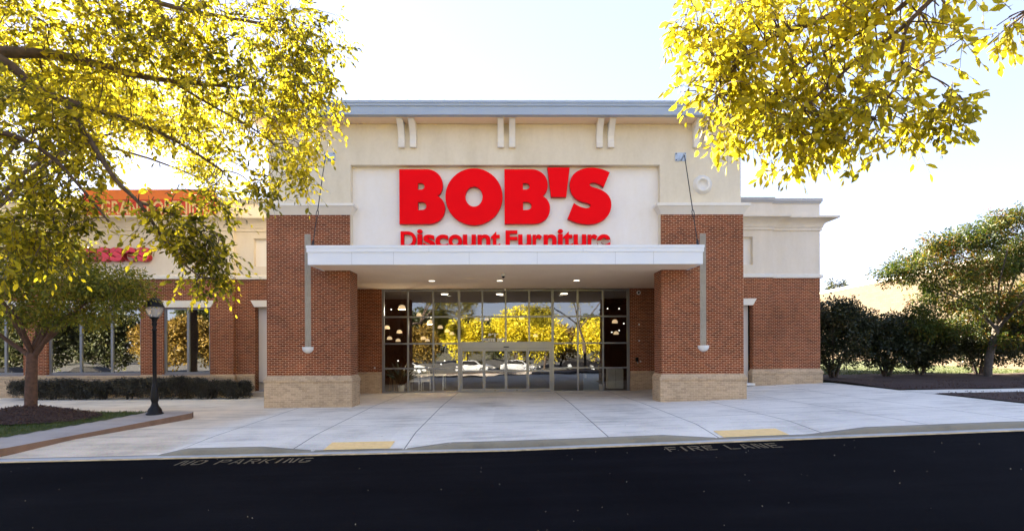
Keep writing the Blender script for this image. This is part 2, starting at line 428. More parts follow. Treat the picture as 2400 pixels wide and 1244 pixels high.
def sheet(name, xs, ys, zf, mat, keep=None, parent=None, dz=0):
    X, Y = np.meshgrid(xs, ys); Z = zf(X, Y) + dz; nx = len(xs); mb = MB()
    mb.v = [tuple(p) for p in np.stack([X.ravel(), Y.ravel(), Z.ravel()], 1)]
    for j in range(len(ys) - 1):
        for i in range(nx - 1):
            if keep and not keep((xs[i] + xs[i + 1]) / 2, (ys[j] + ys[j + 1]) / 2): continue
            k = j * nx + i; mb.f.append((k, k + 1, k + nx + 1, k + nx))
    return mb.build(name, mat, parent, True)
def struct(o): o['kind'] = 'structure'; return o

gx = lambda a, b, n: list(np.linspace(a, b, n))
struct(MB().quad((-900, -900, -1.6), (900, -900, -1.6), (900, 900, -1.6), (-900, 900, -1.6)).build('ground', M['soil']))
struct(sheet('road', gx(-90, 90, 181), gx(-2.5, 11.36, 26), ROAD, M['asphalt']))
struct(sheet('parking_lot', gx(-90, 90, 91), gx(-70, -2.5, 40), ROAD, M['lot']))
px_ = sorted(set(gx(-34, 15.2, 165)) | {-7.6, 15.2})
struct(sheet('plaza', px_, gx(11.72, 25.2, 70), H, M['plaza']))
struct(sheet('path', gx(15.2, 40, 26), [18.1, 18.6, 19.1, 19.62], H, M['plaza'], dz=.004))
struct(sheet('gutter', gx(-34, 34, 137), [11.30, 11.50, 11.74], lambda x, y: zr(x) + .006 - 0 * y, M['gutter']))
struct(sheet('road_marking', gx(-34, 34, 137), [11.27, 11.42], lambda x, y: zr(x) + .012 - 0 * y, M['line']))
# kerb along the plaza with dropped ramps
mb = MB(); xs = [x for x in gx(-7.9, 34, 340)]; n = 6; k0 = 0
for x in xs:
    top = Hs(x, 11.75); b = float(zr(x)) + .004; h = max(.012, top - b)
    for y, z in ((11.66, b - .05), (11.665, b + h * .3), (11.685, b + h * .8), (11.72, b + h + .002), (11.80, Hs(x, 11.80) + .004), (11.80, b - .05)): mb.v.append((x, y, z))
for i in range(len(xs) - 1):
    for j in range(n - 1): mb.f.append((i * n + j, (i + 1) * n + j, (i + 1) * n + j + 1, i * n + j + 1))
struct(mb.build('kerb', M['kerb'], None, True))
# tactile pads
for (a, b), lab in (((-4.22, -2.70), 'pale yellow tactile paving pad on the kerb ramp left of the doors'), ((5.02, 6.55), 'pale yellow tactile paving pad on the kerb ramp right of the doors')):
    mb = MB(); ys_ = gx(11.80, 12.42, 14); xs_ = gx(a, b, 12)
    o = sheet('tactile_pad', xs_, ys_, H, M['yellowpaint'], dz=.010)
    tag(o, lab, 'tactile paving', 'tactile pads on the kerb ramps')
# stencilled words on the asphalt
def stencil(word, x0, x1, y0, y1):
    g = {'N': [[(0, 0), (.2, 0), (.2, 1), (0, 1)], [(.26, 1), (.44, 1), (.74, 0), (.56, 0)], [(.8, 0), (1, 0), (1, 1), (.8, 1)]],
         'O': [[(0, .18), (.2, .26), (.2, .74), (0, .82)], [(.02, .86), (.2, 1), (.44, 1), (.44, .84), (.26, .84), (.18, .78)], [(.56, 1), (.8, 1), (1, .82), (1, .18), (.8, .24), (.8, .76), (.56, .84)], [(.02, .14), (.2, 0), (.8, 0), (.98, .14), (.8, .2), (.7, .16), (.28, .16), (.18, .2)]],
         'P': [[(0, 0), (.2, 0), (.2, 1), (0, 1)], [(.26, 1), (.8, 1), (1, .86), (1, .58), (.8, .44), (.26, .44), (.26, .58), (.72, .58), (.8, .64), (.8, .8), (.72, .86), (.26, .86)]],
         'A': [[(0, 0), (.2, 0), (.45, 1), (.33, 1)], [(.5, 1), (.66, 1), (1, 0), (.8, 0)], [(.34, .24), (.66, .24), (.62, .38), (.37, .38)]],
         'R': [[(0, 0), (.2, 0), (.2, 1), (0, 1)], [(.26, 1), (.8, 1), (1, .86), (1, .6), (.8, .48), (.26, .48), (.26, .6), (.74, .62), (.8, .68), (.8, .8), (.72, .86), (.26, .86)], [(.44, .44), (.66, .44), (1, 0), (.78, 0)]],
         'K': [[(0, 0), (.2, 0), (.2, 1), (0, 1)], [(.27, .5), (.76, 1), (1, 1), (.46, .48), (1, 0), (.76, 0)]],
         'I': [[(.3, 0), (.7, 0), (.7, 1), (.3, 1)]],
         'G': [[(0, .18), (.2, .26), (.2, .74), (0, .82)], [(.02, .86), (.2, 1), (.8, 1), (.98, .86), (.8, .8), (.26, .84)], [(.02, .14), (.2, 0), (.8, 0), (1, .16), (1, .46), (.55, .46), (.55, .34), (.8, .34), (.8, .2), (.28, .16)]],
         'F': [[(0, 0), (.2, 0), (.2, 1), (0, 1)], [(.26, 1), (1, 1), (1, .84), (.26, .84)], [(.26, .58), (.8, .58), (.8, .42), (.26, .42)]],
         'E': [[(0, 0), (.2, 0), (.2, 1), (0, 1)], [(.26, 1), (1, 1), (1, .84), (.26, .84)], [(.26, .58), (.8, .58), (.8, .42), (.26, .42)], [(.26, .16), (1, .16), (1, 0), (.26, 0)]],
         'L': [[(0, 0), (.2, 0), (.2, 1), (0, 1)], [(.26, .16), (1, .16), (1, 0), (.26, 0)]]}
    wd = [.55 if c in ' I' else 1 for c in word]; tot = sum(wd) + .28 * (len(word) - 1); u = (x1 - x0) / tot; x = x0; mb = MB()
    for c, q in zip(word, wd):
        for pl in g.get(c, []):
            P = [(x + p[0] * q * u, y0 + p[1] * (y1 - y0)) for p in pl]
            if sum(P[i][0] * P[(i + 1) % len(P)][1] - P[(i + 1) % len(P)][0] * P[i][1] for i in range(len(P))) < 0: P = P[::-1]
            mb.add([(a, b, Rs(a, b) + .009) for a, b in P], [tuple(range(len(P)))])
        x += (q + .28) * u
    return struct(mb.build('road_marking', M['stencil']))
stencil('NO PARKING', -6.95, -4.15, 10.74, 11.12)
stencil('FIRE LANE', 3.42, 5.82, 10.70, 11.10)

# ------------------------------------------------------------------ furniture store: tower, canopy, storefront, right wing
YP, YB, YS = 18.75, 19.67, 24.9        # pier front, pier back, storefront plane
YW0, YW1 = 23.5, 23.7                  # wing planes (projecting / set back)
shop = thing('furniture_store', 'tall tan and red brick furniture store with a white entrance canopy', 'store building', (0, YP, 0))
# upper wall with sunk sign panel
YU = YP + .05; YPN = YU + .27
mb = MB(); mb.wall(-8.67, 8.67, 5.3, 10.36, YU, [(-5.68, 5.68, 5.3, 8.87)], .27)
mb.quad((-8.67, YU, 0), (-8.67, YU, 10.36), (-8.67, 30, 10.36), (-8.67, 30, 0)); mb.quad((8.67, YU, 0), (8.67, 30, 0), (8.67, 30, 10.36), (8.67, YU, 10.36))
mb.quad((-8.67, 30, 5.3), (-8.67, 30, 10.36), (8.67, 30, 10.36), (8.67, 30, 5.3))
mb.build('upper_wall', M['stucco'], shop)
MB().quad((-5.68, YPN, 5.0), (5.68, YPN, 5.0), (5.68, YPN, 8.87), (-5.68, YPN, 8.87)).build('sign_panel', M['panel'], shop)
# roof
rf = MB()
ex, ey = 9.25, 18.02
zt = 10.84
rdg = [(-5, 24, 12.3), (5, 24, 12.3)]
rf.add([(-ex, ey, zt), (ex, ey, zt), (ex, 30, zt), (-ex, 30, zt), rdg[0], rdg[1]], [(0, 1, 5, 4), (1, 2, 5), (2, 3, 4, 5), (3, 0, 4)])
for i in range(43):
    x = -ex + .22 + i * .43; t_ = 1 - max(0, (abs(x) - 5)) / (ex - 5)
    if t_ > .05: rf.tube([(x, ey - .01, zt + .022), (x, ey + (24 - ey) * t_, zt + .022 + 1.46 * t_)], .022, 4)
roof = rf.build('roof', M['roofmetal'], shop)
fs = MB()
fs.sweep([(-ex, 30), (-ex, ey), (ex, ey), (ex, 30)], [(0, 10.36), (.0, 10.64), (.035, 10.66), (.035, 10.74), (.06, 10.75), (.06, 10.835), (-.2, 10.835), (-.2, 10.36)])
fs.build('fascia', M['roofmetal'], roof)
MB().quad((-ex + .1, ey + .1, 10.37), (-ex + .1, 30, 10.37), (ex - .1, 30, 10.37), (ex - .1, ey + .1, 10.37)).build('soffit', M['soffit'], roof)
for x in (-7.9, -4.3, -1.6, .96, 2.9, 6.1): MB().box(x - .006, x + .006, ey - .003, ey + .02, 10.37, 10.63).build('seam', M['grey'], roof)
# curved brackets
def bracket_mesh(cx):
    pr = [(YU + .01, 9.47), (YU - .15, 9.47), (YU - .17, 9.62), (YU - .15, 9.66), (YU - .14, 9.78)]
    for i in range(8):
        a = i / 7; pr.append((YU - .14 - .40 * a ** 2.0, 9.78 + .54 * a))
    pr += [(YU - .54, 10.36), (YU + .01, 10.36)]
    mb = MB(); mb.prism([(0, y, z) for y, z in pr], (1, 0, 0), cx - .11, cx + .11); return mb
for c in (-7.2, -3.58, .03, 3.64, 7.2):
    for d in (-.21, .21): bracket_mesh(c + d).build('bracket', M['trim'], shop)
for sx in (-1, 1):
    MB().lathe([(.0, -.006), (.175, -.006), (.185, -.075), (.21, -.09), (.27, -.085), (.275, -.045), (.35, -.04), (.355, .02)], (sx * 7.24, YU, 8.13), 40, 'Y').build('medallion', M['trim'], shop, True)
# brick piers
for sx in (-1, 1):
    a, b = sorted((sx * 5.70, sx * 8.73))
    pier = MB(); pier.box(a, b, YP, YB, -.4, 7.05)
    p = pier.build('brick_pier', M['brick'], shop)
    path = [(a, YB + .02), (a, YP), (b, YP), (b, YB + .02)]
    cap = MB(); cap.sweep(path, [(-.05, 7.03), (.0, 7.03), (.015, 7.06), (.17, 7.30), (.20, 7.31), (.20, 7.41), (-.05, 7.41)])
    cap.build('cap', M['trim'], p)
    bs = MB(); bs.sweep(path, [(-.05, -.5), (.075, -.5), (.075, .93), (.10, .95), (.10, 1.03), (.004, 1.18), (-.05, 1.18)])
    bs.build('base', M['tanbrick'], p)
    s0 = sx * 7.235
    MB().box(s0 - .112, s0 + .112, YP - .004, YP + .05, 2.18, 6.33).build('accent_strip', M['strip'], p)
# recess behind the piers
YR = YS - .12
mb = MB(); mb.wall(-8.6, 8.6, -.3, 5.0, YR, [(-6.03, 6.0, -.3, 5.0)], .4)
mb.quad((-8.0, YB, -.3), (-8.0, YR, -.3), (-8.0, YR, 5.0), (-8.0, YB, 5.0)); mb.quad((8.0, YR, -.3), (8.0, YB, -.3), (8.0, YB, 5.0), (8.0, YR, 5.0))
rw = mb.build('recess_wall', M['brick'], shop)
for a, b in ((-8.0, -6.03), (6.0, 8.0)):
    q = MB(); q.sweep([(a, YR), (b, YR)], [(-.02, -.4), (.06, -.4), (.06, .84), (.085, .86), (.085, .90), (.004, 1.0), (-.02, 1.0)]); q.build('base', M['tanbrick'], rw)
# canopy
YC = 17.31
cn = MB(); cn.box(-6.66, 6.66, YC + .06, YP - .004, 5.0, 5.6); cn.box(-5.70, 5.70, YP - .004, YB, 5.0, 5.6); cn.box(-8.3, 8.3, YB, YS + .3, 5.0, 5.6)
canopy = cn.build('canopy', M['soffit'], shop)
fa = MB(); fa.sweep([(-6.68, YP - .01), (-6.68, YC), (6.68, YC), (6.68, YP - .01)], [(-.06, 4.985), (0, 4.985), (0, 5.40), (.03, 5.405), (.03, 5.535), (.045, 5.54), (.045, 5.63), (-.3, 5.63), (-.3, 5.61), (-.06, 5.59)])
fa.build('fascia', M['fascia'], canopy)
for x in (-5.2, -3.8, -1.25, 1.05, 3.7, 5.0): MB().box(x - .004, x + .004, YC - .0025, YC + .02, 4.99, 5.40).build('seam', M['grey'], canopy)
for x in (-2.6, 2.6): MB().box(x - .004, x + .004, YC - .0325, YC, 5.41, 5.53).build('seam', M['grey'], canopy)
MB().quad((-6.6, YC + .2, 5.634), (6.6, YC + .2, 5.634), (6.6, YP - .05, 5.634), (-6.6, YP - .05, 5.634)).build('canopy_roof', M['coping'], canopy)
MB().box(-1.62, -1.12, 21.0, 21.4, 4.988, 5.01).build('vent', M['soffit'], canopy)
for sx in (-1, 1):
    x0 = sx * 6.44
    wp = MB(); wp.box(x0 - .205, x0 + .205, YU - .02, YU + .01, 9.0, 9.31)
    wpo = wp.build('wall_plate', M['steel'], canopy)
    for i in (-1, 1):
        for j in (-1, 1): MB().lathe([(0, -.035), (.018, -.035), (.018, 0)], (x0 + i * .165, YU - .02, 9.155 + j * .115), 8, 'Y').build('bolt', M['rod'], wpo)
    MB().prism([(0, YU - .02, 9.08), (0, YU - .36, 9.19), (0, YU - .36, 9.1), (0, YU - .3, 9.08), (0, YU - .02, 9.0)], (1, 0, 0), x0 + sx * .03 - .012, x0 + sx * .03 + .012).build('lug', M['steel'], wpo)
    a = Vector((x0 + sx * .03, YU - .33, 9.12)); b = Vector((sx * 6.56, YC + .12, 5.62))
    rd = MB(); d = b - a
    rd.tube([a, a + d * .62], .016, 6); rd.tube([a + d * .70, b], .016, 6)
    for s_ in (-1, 1): rd.tube([a + d * .615, a + d * .635 + Vector((s_ * .035, 0, 0)), a + d * .685 + Vector((s_ * .035, 0, 0)), a + d * .705], .014, 6)
    rd.tube([a + d * .94, b + d * .01], [.035, .05], 6)
    rd.build('tie_rod', M['rod'], canopy)

# storefront: frame, panes, doors
GX = [-5.97, -4.78, -3.55, -2.30, -1.17, -.03, 1.11, 2.25, 3.48, 4.71, 5.93]; GZ = [.0, 1.16, 2.36, 3.66, 4.96]
sf = MB(); m = .037; yb = .11
F0 = YS - .03
zb = -.09
sf.box(GX[0] - .06, GX[0] + .05, F0, F0 + yb, zb, 5.0); sf.box(GX[-1] - .05, GX[-1] + .07, F0, F0 + yb, zb, 5.0)
for i, x in enumerate(GX[1:-1], 1):
    dbl = i in (3, 7); hw = .06 if dbl else m
    lo = zb if i < 4 or i > 6 else 2.44
    sf.box(x - hw, x + hw, F0 + .002, F0 + yb, lo, 4.98)
for i in range(len(GX) - 1):
    mid = 3 <= i <= 6
    a = GX[i] + (.06 if i in (3, 7) else m if i else .05); b = GX[i + 1] - (.06 if i + 1 in (3, 7) else m if i + 1 < 10 else .05)
    for j, z in enumerate(GZ):
        if mid and j < 2: continue
        h = .055 if j in (0, 4) else .037
        if mid and j == 2: continue
        z0 = zb if j == 0 else z - h
        sf.box(a, b, F0 + .006, F0 + yb - .01, z0, z + h if j < 4 else 4.978)
store = sf.build('storefront_frame', M['alu'], shop)
pn = MB()
for i in range(len(GX) - 1):
    z0 = 2.36 if 3 <= i <= 6 else 0
    pn.quad((GX[i], F0 + .05, z0), (GX[i + 1], F0 + .05, z0), (GX[i + 1], F0 + .05, 4.97), (GX[i], F0 + .05, 4.97))
pn.build('pane', M['glass'], store)
hd = MB(); hd.box(GX[3] + .062, GX[7] - .062, F0 - .10, F0 + yb, 2.12, 2.438); hd.box(GX[3] + .062, GX[3] + .10, F0 - .02, F0 + yb, zb, 2.118); hd.box(GX[7] - .10, GX[7] - .062, F0 - .02, F0 + yb, zb, 2.118)
header = hd.build('door_header', M['alu'], shop)
MB().box(-.14, .12, F0 - .125, F0 - .101, 2.16, 2.215).build('door_sensor', M['iron'], header)
DX = [-2.19, -1.09, -.03, 1.03, 2.14]
for i in range(4):
    a, b = DX[i] + .004, DX[i + 1] - .004; out = i in (0, 3); y0 = F0 - (.09 if out else .03); st = .06
    fr = MB(); fr.box(a, a + st, y0, y0 + .045, -.03, 2.115); fr.box(b - st, b, y0, y0 + .045, -.03, 2.115)
    fr.box(a + st, b - st, y0 + .002, y0 + .043, 1.99, 2.113); fr.box(a + st, b - st, y0 + .002, y0 + .043, -.028, .17); fr.box(a + st, b - st, y0 + .002, y0 + .043, .98, 1.07)
    d = fr.build('sliding_door', M['alu'], shop)
    MB().quad((a + st, y0 + .022, .17), (b - st, y0 + .022, .17), (b - st, y0 + .022, 1.99), (a + st, y0 + .022, 1.99)).build('pane', M['doorglass'], d)
    if not out: MB().box((a + b) / 2 - .03, (a + b) / 2 + .03, y0 - .012, y0 + .002, .06, .10).build('door_lock', M['rod'], d)
me = fit(txt('3616', .2, .002, .02), -.88, -.36, F0 + .03, 2.68, 2.86); link_mesh('address_number', me, M['white'], store)
me = fit(txt('SUITE', .2, .002, .02), -1.14, -.54, F0 + .03, 2.45, 2.62); link_mesh('address_number', me, M['white'], store)
me = fit(txt('103', .2, .002, .02), -.45, -.08, F0 + .03, 2.45, 2.62); link_mesh('address_number', me, M['white'], store)
# interior
YI = 42.0
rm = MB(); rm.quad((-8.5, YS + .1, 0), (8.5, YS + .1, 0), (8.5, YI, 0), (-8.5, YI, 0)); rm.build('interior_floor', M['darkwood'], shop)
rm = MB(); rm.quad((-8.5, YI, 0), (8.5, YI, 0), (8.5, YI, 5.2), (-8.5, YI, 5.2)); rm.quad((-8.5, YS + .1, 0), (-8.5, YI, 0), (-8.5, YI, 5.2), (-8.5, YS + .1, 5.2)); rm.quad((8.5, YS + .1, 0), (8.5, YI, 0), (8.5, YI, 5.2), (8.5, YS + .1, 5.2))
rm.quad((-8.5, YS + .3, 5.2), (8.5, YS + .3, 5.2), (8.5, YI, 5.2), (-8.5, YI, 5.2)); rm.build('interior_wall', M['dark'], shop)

# right wing
XJ, XE = 12.3, 14.62
PRF_C = [(-.05, 7.53), (.06, 7.53), (.06, 7.66), (.10, 7.68)] + [(.10 + .44 * (1 - math.cos(a)), 7.68 + .34 * math.sin(a)) for a in np.linspace(.2, 1.57, 7)] + [(.58, 8.02), (.58, 8.10), (-.05, 8.14)]
PRF_P = [(-.2, 8.80), (.05, 8.80), (.05, 8.87), (.09, 8.88), (.09, 9.02), (-.2, 9.02)]
PRF_T = [(-.02, 5.33), (.07, 5.33), (.09, 5.35), (.09, 5.46), (.0, 5.52), (-.02, 5.52)]
PRF_B = [(-.02, -.5), (.075, -.5), (.075, .86), (.10, .90), (.10, .99), (.004, 1.12), (-.02, 1.12)]
pathR = [(8.4, YW0), (XJ, YW0), (XJ, YW1), (XE, YW1), (XE, 45)]
mb = MB(); mb.wall(8.4, XJ, -.3, 5.35, YW0, [(9.6, 11.38, -.3, 4.09)], .35); mb.wall(XJ, XE, -.3, 5.35, YW1)
mb.quad((XJ, YW0, -.3), (XJ, YW1, -.3), (XJ, YW1, 5.35), (XJ, YW0, 5.35)); mb.quad((XE, YW1, -.3), (XE, 45, -.3), (XE, 45, 5.35), (XE, YW1, 5.35))
wb = mb.build('brick_wall', M['brick'], shop)
q = MB(); q.sweep([(11.38, YW0 + .3), (11.38, YW0), (XJ, YW0), (XJ, YW1), (XE, YW1), (XE, 45)], PRF_B); q.build('base', M['tanbrick'], wb)
mb = MB(); mb.wall(8.4, XJ, 5.35, 8.95, YW0, [(9.6, 11.38, 5.93, 7.22)], .22); mb.wall(XJ, XE, 5.35, 8.95, YW1)
mb.quad((XJ, YW0, 5.35), (XJ, YW1, 5.35), (XJ, YW1, 8.95), (XJ, YW0, 8.95)); mb.quad((XE, YW1, 5.35), (XE, 45, 5.35), (XE, 45, 8.95), (XE, YW1, 8.95))
ww = mb.build('stucco_wall', M['wing'], shop)
MB().quad((9.5, YW0 + .2, 5.9), (11.40, YW0 + .2, 5.9), (11.40, YW0 + .2, 7.25), (9.5, YW0 + .2, 7.25)).build('niche', M['panel'], ww)
q = MB(); q.sweep(pathR, PRF_C); q.build('cornice', M['wing'], shop)
q = MB(); q.sweep(pathR, PRF_T); q.build('trim_band', M['trim'], shop)
q = MB(); q.sweep(pathR, PRF_P); q.build('coping', M['coping'], shop)
MB().prism([(9.3, 0, 4.37), (9.3, 0, 4.07), (11.36, 0, 4.07), (11.53, 0, 4.37)], (0, 1, 0), YW0 - .06, YW0 + .1).build('lintel', M['trim'], shop)
MB().box(9.5, 11.3, YW0 + .33, YW0 + .40, -.2, 4.1).build('side_door', M['door'], shop)
MB().box(9.5, 11.42, YW0 - .10, YW0 + .33, .38, .48).build('door_sill', M['white'], shop)
MB().box(8.7, XE - .01, 24.2, 45, 8.2, 8.3).build('flat_roof', M['coping'], shop)
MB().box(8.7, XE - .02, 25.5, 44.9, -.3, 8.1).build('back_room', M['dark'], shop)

# ------------------------------------------------------------------ mattress store: left wing
mat_shop = thing('mattress_store', 'low brick and beige stucco shop with dark windows left of the tall entrance', 'store building', (-20, YW0, 0))
XL, XJL = -46.0, -12.46
wins = [(-15.66, -13.52, 1.0, 4.02), (-20.88, -16.66, 1.0, 4.02), (-26.0, -21.95, 1.0, 4.02), (-33, -28, 1.0, 4.02)]
mb = MB(); mb.wall(XL, XJL, -.4, 5.35, YW0, wins, .25); mb.wall(XJL, -8.4, -.4, 5.35, YW1, [(-11.58, -9.3, -.4, 4.07)], .35)
mb.quad((XJL, YW0, -.4), (XJL, YW0, 5.35), (XJL, YW1, 5.35), (XJL, YW1, -.4))
lb = mb.build('brick_wall', M['brick'], mat_shop)
mb = MB(); mb.wall(XL, XJL, 5.35, 8.95, YW0); mb.wall(XJL, -8.4, 5.35, 8.95, YW1, [(-11.62, -9.3, 5.93, 7.22)], .22); mb.quad((XJL, YW0, 5.35), (XJL, YW0, 8.95), (XJL, YW1, 8.95), (XJL, YW1, 5.35))
lw = mb.build('stucco_wall', M['wing'], mat_shop)
MB().quad((-11.65, YW1 + .2, 5.9), (-9.2, YW1 + .2, 5.9), (-9.2, YW1 + .2, 7.25), (-11.65, YW1 + .2, 7.25)).build('niche', M['panel'], lw)
pathL = [(XL, YW0), (XJL, YW0), (XJL, YW1), (-8.5, YW1)]
def sweepL(prof, name, mat, par=mat_shop, path=pathL): q = MB(); q.sweep(path, prof); return q.build(name, mat, par)
sweepL(PRF_C, 'cornice', M['wing']); sweepL(PRF_T, 'trim_band', M['trim']); sweepL(PRF_P, 'coping', M['coping'])
sweepL([(-.02, -.5), (.075, -.5), (.075, .80), (.10, .82), (.10, .93), (.004, .985), (-.02, .985)], 'base', M['tanbrick'], lb, [(XL, YW0), (XJL, YW0), (XJL, YW1), (-11.58, YW1)])
MB().box(XL, -8.7, 24.2, 45, 8.2, 8.3).build('flat_roof', M['coping'], mat_shop)
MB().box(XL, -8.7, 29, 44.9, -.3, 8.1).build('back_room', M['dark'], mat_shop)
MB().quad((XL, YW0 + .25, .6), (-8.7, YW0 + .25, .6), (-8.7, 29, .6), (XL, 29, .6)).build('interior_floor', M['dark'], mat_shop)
for (a, b, c, d), mull in zip(wins, ([-14.58], [-19.45, -18.04], [-22.85, -24.4], [-30.5])):
    f = MB(); y0 = YW0 + .10
    f.box(a, a + .09, y0, y0 + .10, c, d); f.box(b - .09, b, y0, y0 + .10, c, d)
    f.box(a + .09, b - .09, y0 + .002, y0 + .098, c, c + .10); f.box(a + .09, b - .09, y0 + .002, y0 + .098, d - .07, d)
    for x in mull: f.box(x - .05, x + .05, y0 + .004, y0 + .096, c + .1, d - .07)
    wo = f.build('window', M['alu'], mat_shop)
    MB().quad((a, y0 + .05, c), (b, y0 + .05, c), (b, y0 + .05, d), (a, y0 + .05, d)).build('pane', M['wglass'], wo)
    MB().box(a - .02, b + .02, YW0 - .05, YW0 + .1, c - .075, c - .003).build('sill', M['alu'], wo)
    MB().prism([(a - .24, 0, 4.35), (a - .05, 0, 4.04), (b + .05, 0, 4.04), (b + .24, 0, 4.35)], (0, 1, 0), YW0 - .07, YW0 + .1).build('lintel', M['trim'], wo)
MB().prism([(-11.75, 0, 4.37), (-11.58, 0, 4.07), (-9.2, 0, 4.07), (-9.2, 0, 4.37)], (0, 1, 0), YW1 - .06, YW1 + .1).build('lintel', M['trim'], mat_shop)
MB().box(-11.55, -9.3, YW1 + .30, YW1 + .37, .2, 4.1).build('side_door', M['door'], mat_shop)
MB().box(-11.6, -9.4, YW1 - .5, YW1 + .29, -.2, .20).build('door_step', M['kerblight'], mat_shop)

# ------------------------------------------------------------------ signs
def bez(path):
    out = [path[0]]
    for sgm in path[1:]:
        if len(sgm) == 2: out.append(sgm)
        else:
            p0 = out[-1]; c1, c2, p3 = sgm
            for i in range(1, 13):
                t_ = i / 12; u_ = 1 - t_
                out.append(tuple(u_ ** 3 * p0[k] + 3 * u_ * u_ * t_ * c1[k] + 3 * u_ * t_ * t_ * c2[k] + t_ ** 3 * p3[k] for k in (0, 1)))
    return out
def ell(cx, cy, rx, ry, n=56): return [(cx + rx * math.cos(2 * math.pi * i / n), cy + ry * math.sin(2 * math.pi * i / n)) for i in range(n)]
B = [bez([(122, 120), (480, 120), ((620, 120), (705, 215), (705, 335)), ((705, 410), (668, 465), (622, 480)), ((695, 510), (735, 575), (735, 650)), ((735, 780), (640, 860), (510, 860)), (122, 860)]),
     bez([(362, 298), (400, 298), ((445, 298), (467, 320), (467, 350)), ((467, 380), (445, 400), (400, 400)), (362, 400)]),
     bez([(362, 557), (412, 557), ((465, 557), (492, 585), (492, 620)), ((492, 655), (465, 682), (412, 682)), (362, 682)])]
O = [ell(1142, 492, 387, 385), ell(1142, 490, 126, 145)]
o2 = (1170 - 920) * 5.925
Bb = [[(x + 244.6 * 5.925, y) for x, y in L] for L in B]
A = [[(x + o2, y) for x, y in ((683, 96), (977, 96), (928, 490), (733, 490))]]
Ss = [[(x + o2, y) for x, y in bez([(1530, 160), ((1450, 120), (1370, 98), (1290, 98)), ((1110, 98), (992, 190), (992, 330)), ((992, 470), (1080, 540), (1175, 562)), ((1240, 575), (1278, 585), (1278, 612)), ((1275, 645), (1250, 657), (1215, 657)), ((1160, 655), (1095, 630), (1045, 590)), (963, 793), ((1050, 845), (1150, 868), (1245, 868)), ((1430, 868), (1553, 750), (1553, 600)), ((1553, 480), (1470, 415), (1350, 380)), ((1290, 365), (1255, 350), (1255, 328)), ((1255, 305), (1275, 292), (1310, 292)), ((1365, 292), (1410, 325), (1450, 352))])]]
sign = thing('store_sign', 'big red BOB\'S letters above smaller Discount Furniture on the cream panel', 'sign', (0, YPN, 5.7))
SG = 63.2
def to_m(L): return [((920 + x / 5.925 - 1187) / SG, (811 - 380 - y / 5.925) / SG + CAM_Z) for x, y in L]
for L in (B, O, Bb, A, Ss):
    me = poly2d([to_m(q) for q in L], .07, .022)
    co = np.zeros(len(me.vertices) * 3); me.vertices.foreach_get('co', co); co = co.reshape(-1, 3)
    me.vertices.foreach_set('co', np.stack([co[:, 0], YPN - .11 - co[:, 2], co[:, 1]], 1).ravel()); me.update()
    o = link_mesh('letter', me, M['red'], sign)
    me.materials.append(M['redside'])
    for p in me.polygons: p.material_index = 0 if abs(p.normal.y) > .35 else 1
# lower line, letter by letter (lower half is behind the canopy edge)
spec = [('D', 125, 340), ('i', 352, 428), ('s', 436, 598), ('c', 604, 782), ('o', 786, 974), ('u', 984, 1165), ('n', 1188, 1365), ('t', 1372, 1503), ('F', 1575, 1740),
        ('u', 1750, 1930), ('r', 1950, 2080), ('n', 2103, 2282), ('i', 2300, 2372), ('t', 2375, 2510), ('u', 2520, 2695), ('r', 2715, 2850), ('e', 2845, 3033)]
zb_ = (811 - 380 - 1166 / 5.925) / SG + CAM_Z - .0
for ch, a, b in spec:
    tall = {'D': 962, 'F': 952, 'i': 935, 't': 965}.get(ch, 1008)
    me = txt(ch, 1, .05, .028)
    x0, x1 = [(920 + q / 5.925 - 1187) / SG for q in (a, b)]
    ztop = (811 - 380 - tall / 5.925) / SG + CAM_Z; z0 = ztop - (.62 if ch in 'DF' else .66 if ch == 'i' else .615 if ch == 't' else .50)
    fit(me, x0, x1, YPN - .09, z0, ztop)
    for p in me.polygons: p.material_index = 0
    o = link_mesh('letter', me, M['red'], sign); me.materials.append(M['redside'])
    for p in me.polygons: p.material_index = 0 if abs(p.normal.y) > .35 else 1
msign = thing('shop_sign', 'pink red Mattresses letters on the left shop behind leafy branches', 'sign', (-18, YW0, 6))
xx = -16.08; wid = {'M': .92, 'a': .60, 't': .40, 'r': .43, 'e': .60, 's': .56}
for ch in 'Mattresses'[::-1]:
    me = txt(ch, 1, .12, .035, .012); hgt = {'M': .86, 't': .80}.get(ch, .64)
    fit(me, xx - wid[ch], xx, YW0 - .16, 6.10, 6.10 + hgt); xx -= wid[ch] + .015
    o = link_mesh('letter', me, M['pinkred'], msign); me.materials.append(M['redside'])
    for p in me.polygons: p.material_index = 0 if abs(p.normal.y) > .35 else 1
YBN = YW0 - .14
ban = thing('banner', 'orange and red GRAND OPENING banner over the roof edge of the left shop', 'banner', (-16, YBN, 8.1))
pts = [(-19.1, 8.15), (-13.28, 8.15), (-13.12, 8.3)] + [(-13.12 - .25 + .25 * math.cos(a), 9.08 + .3 * math.sin(a)) for a in np.linspace(0, 1.57, 6)] + [(-19.1, 9.36)]
MB().prism([(x, 0, z) for x, z in pts], (0, 1, 0), YBN, YBN + .015).build('banner_sheet', plain('red_vinyl', (.62, .045, .02), .5, .06, 1), ban)
MB().prism([(x, 0, z) for x, z in [(-19.0, 8.92), (-13.13, 8.92)] + pts[3:8] + [(-13.4, 9.355), (-19.0, 9.355)]], (0, 1, 0), YBN - .004, YBN - .001).build('banner_band', plain('orange_vinyl', (.80, .19, .035), .5, .06, 1), ban)
link_mesh('lettering', fit(txt('GRAND OPENING', .6, .0015, .012), -18.3, -13.35, YBN - .005, 8.24, 8.86), plain('cream_vinyl', (.80, .55, .26), .5, .05), ban)

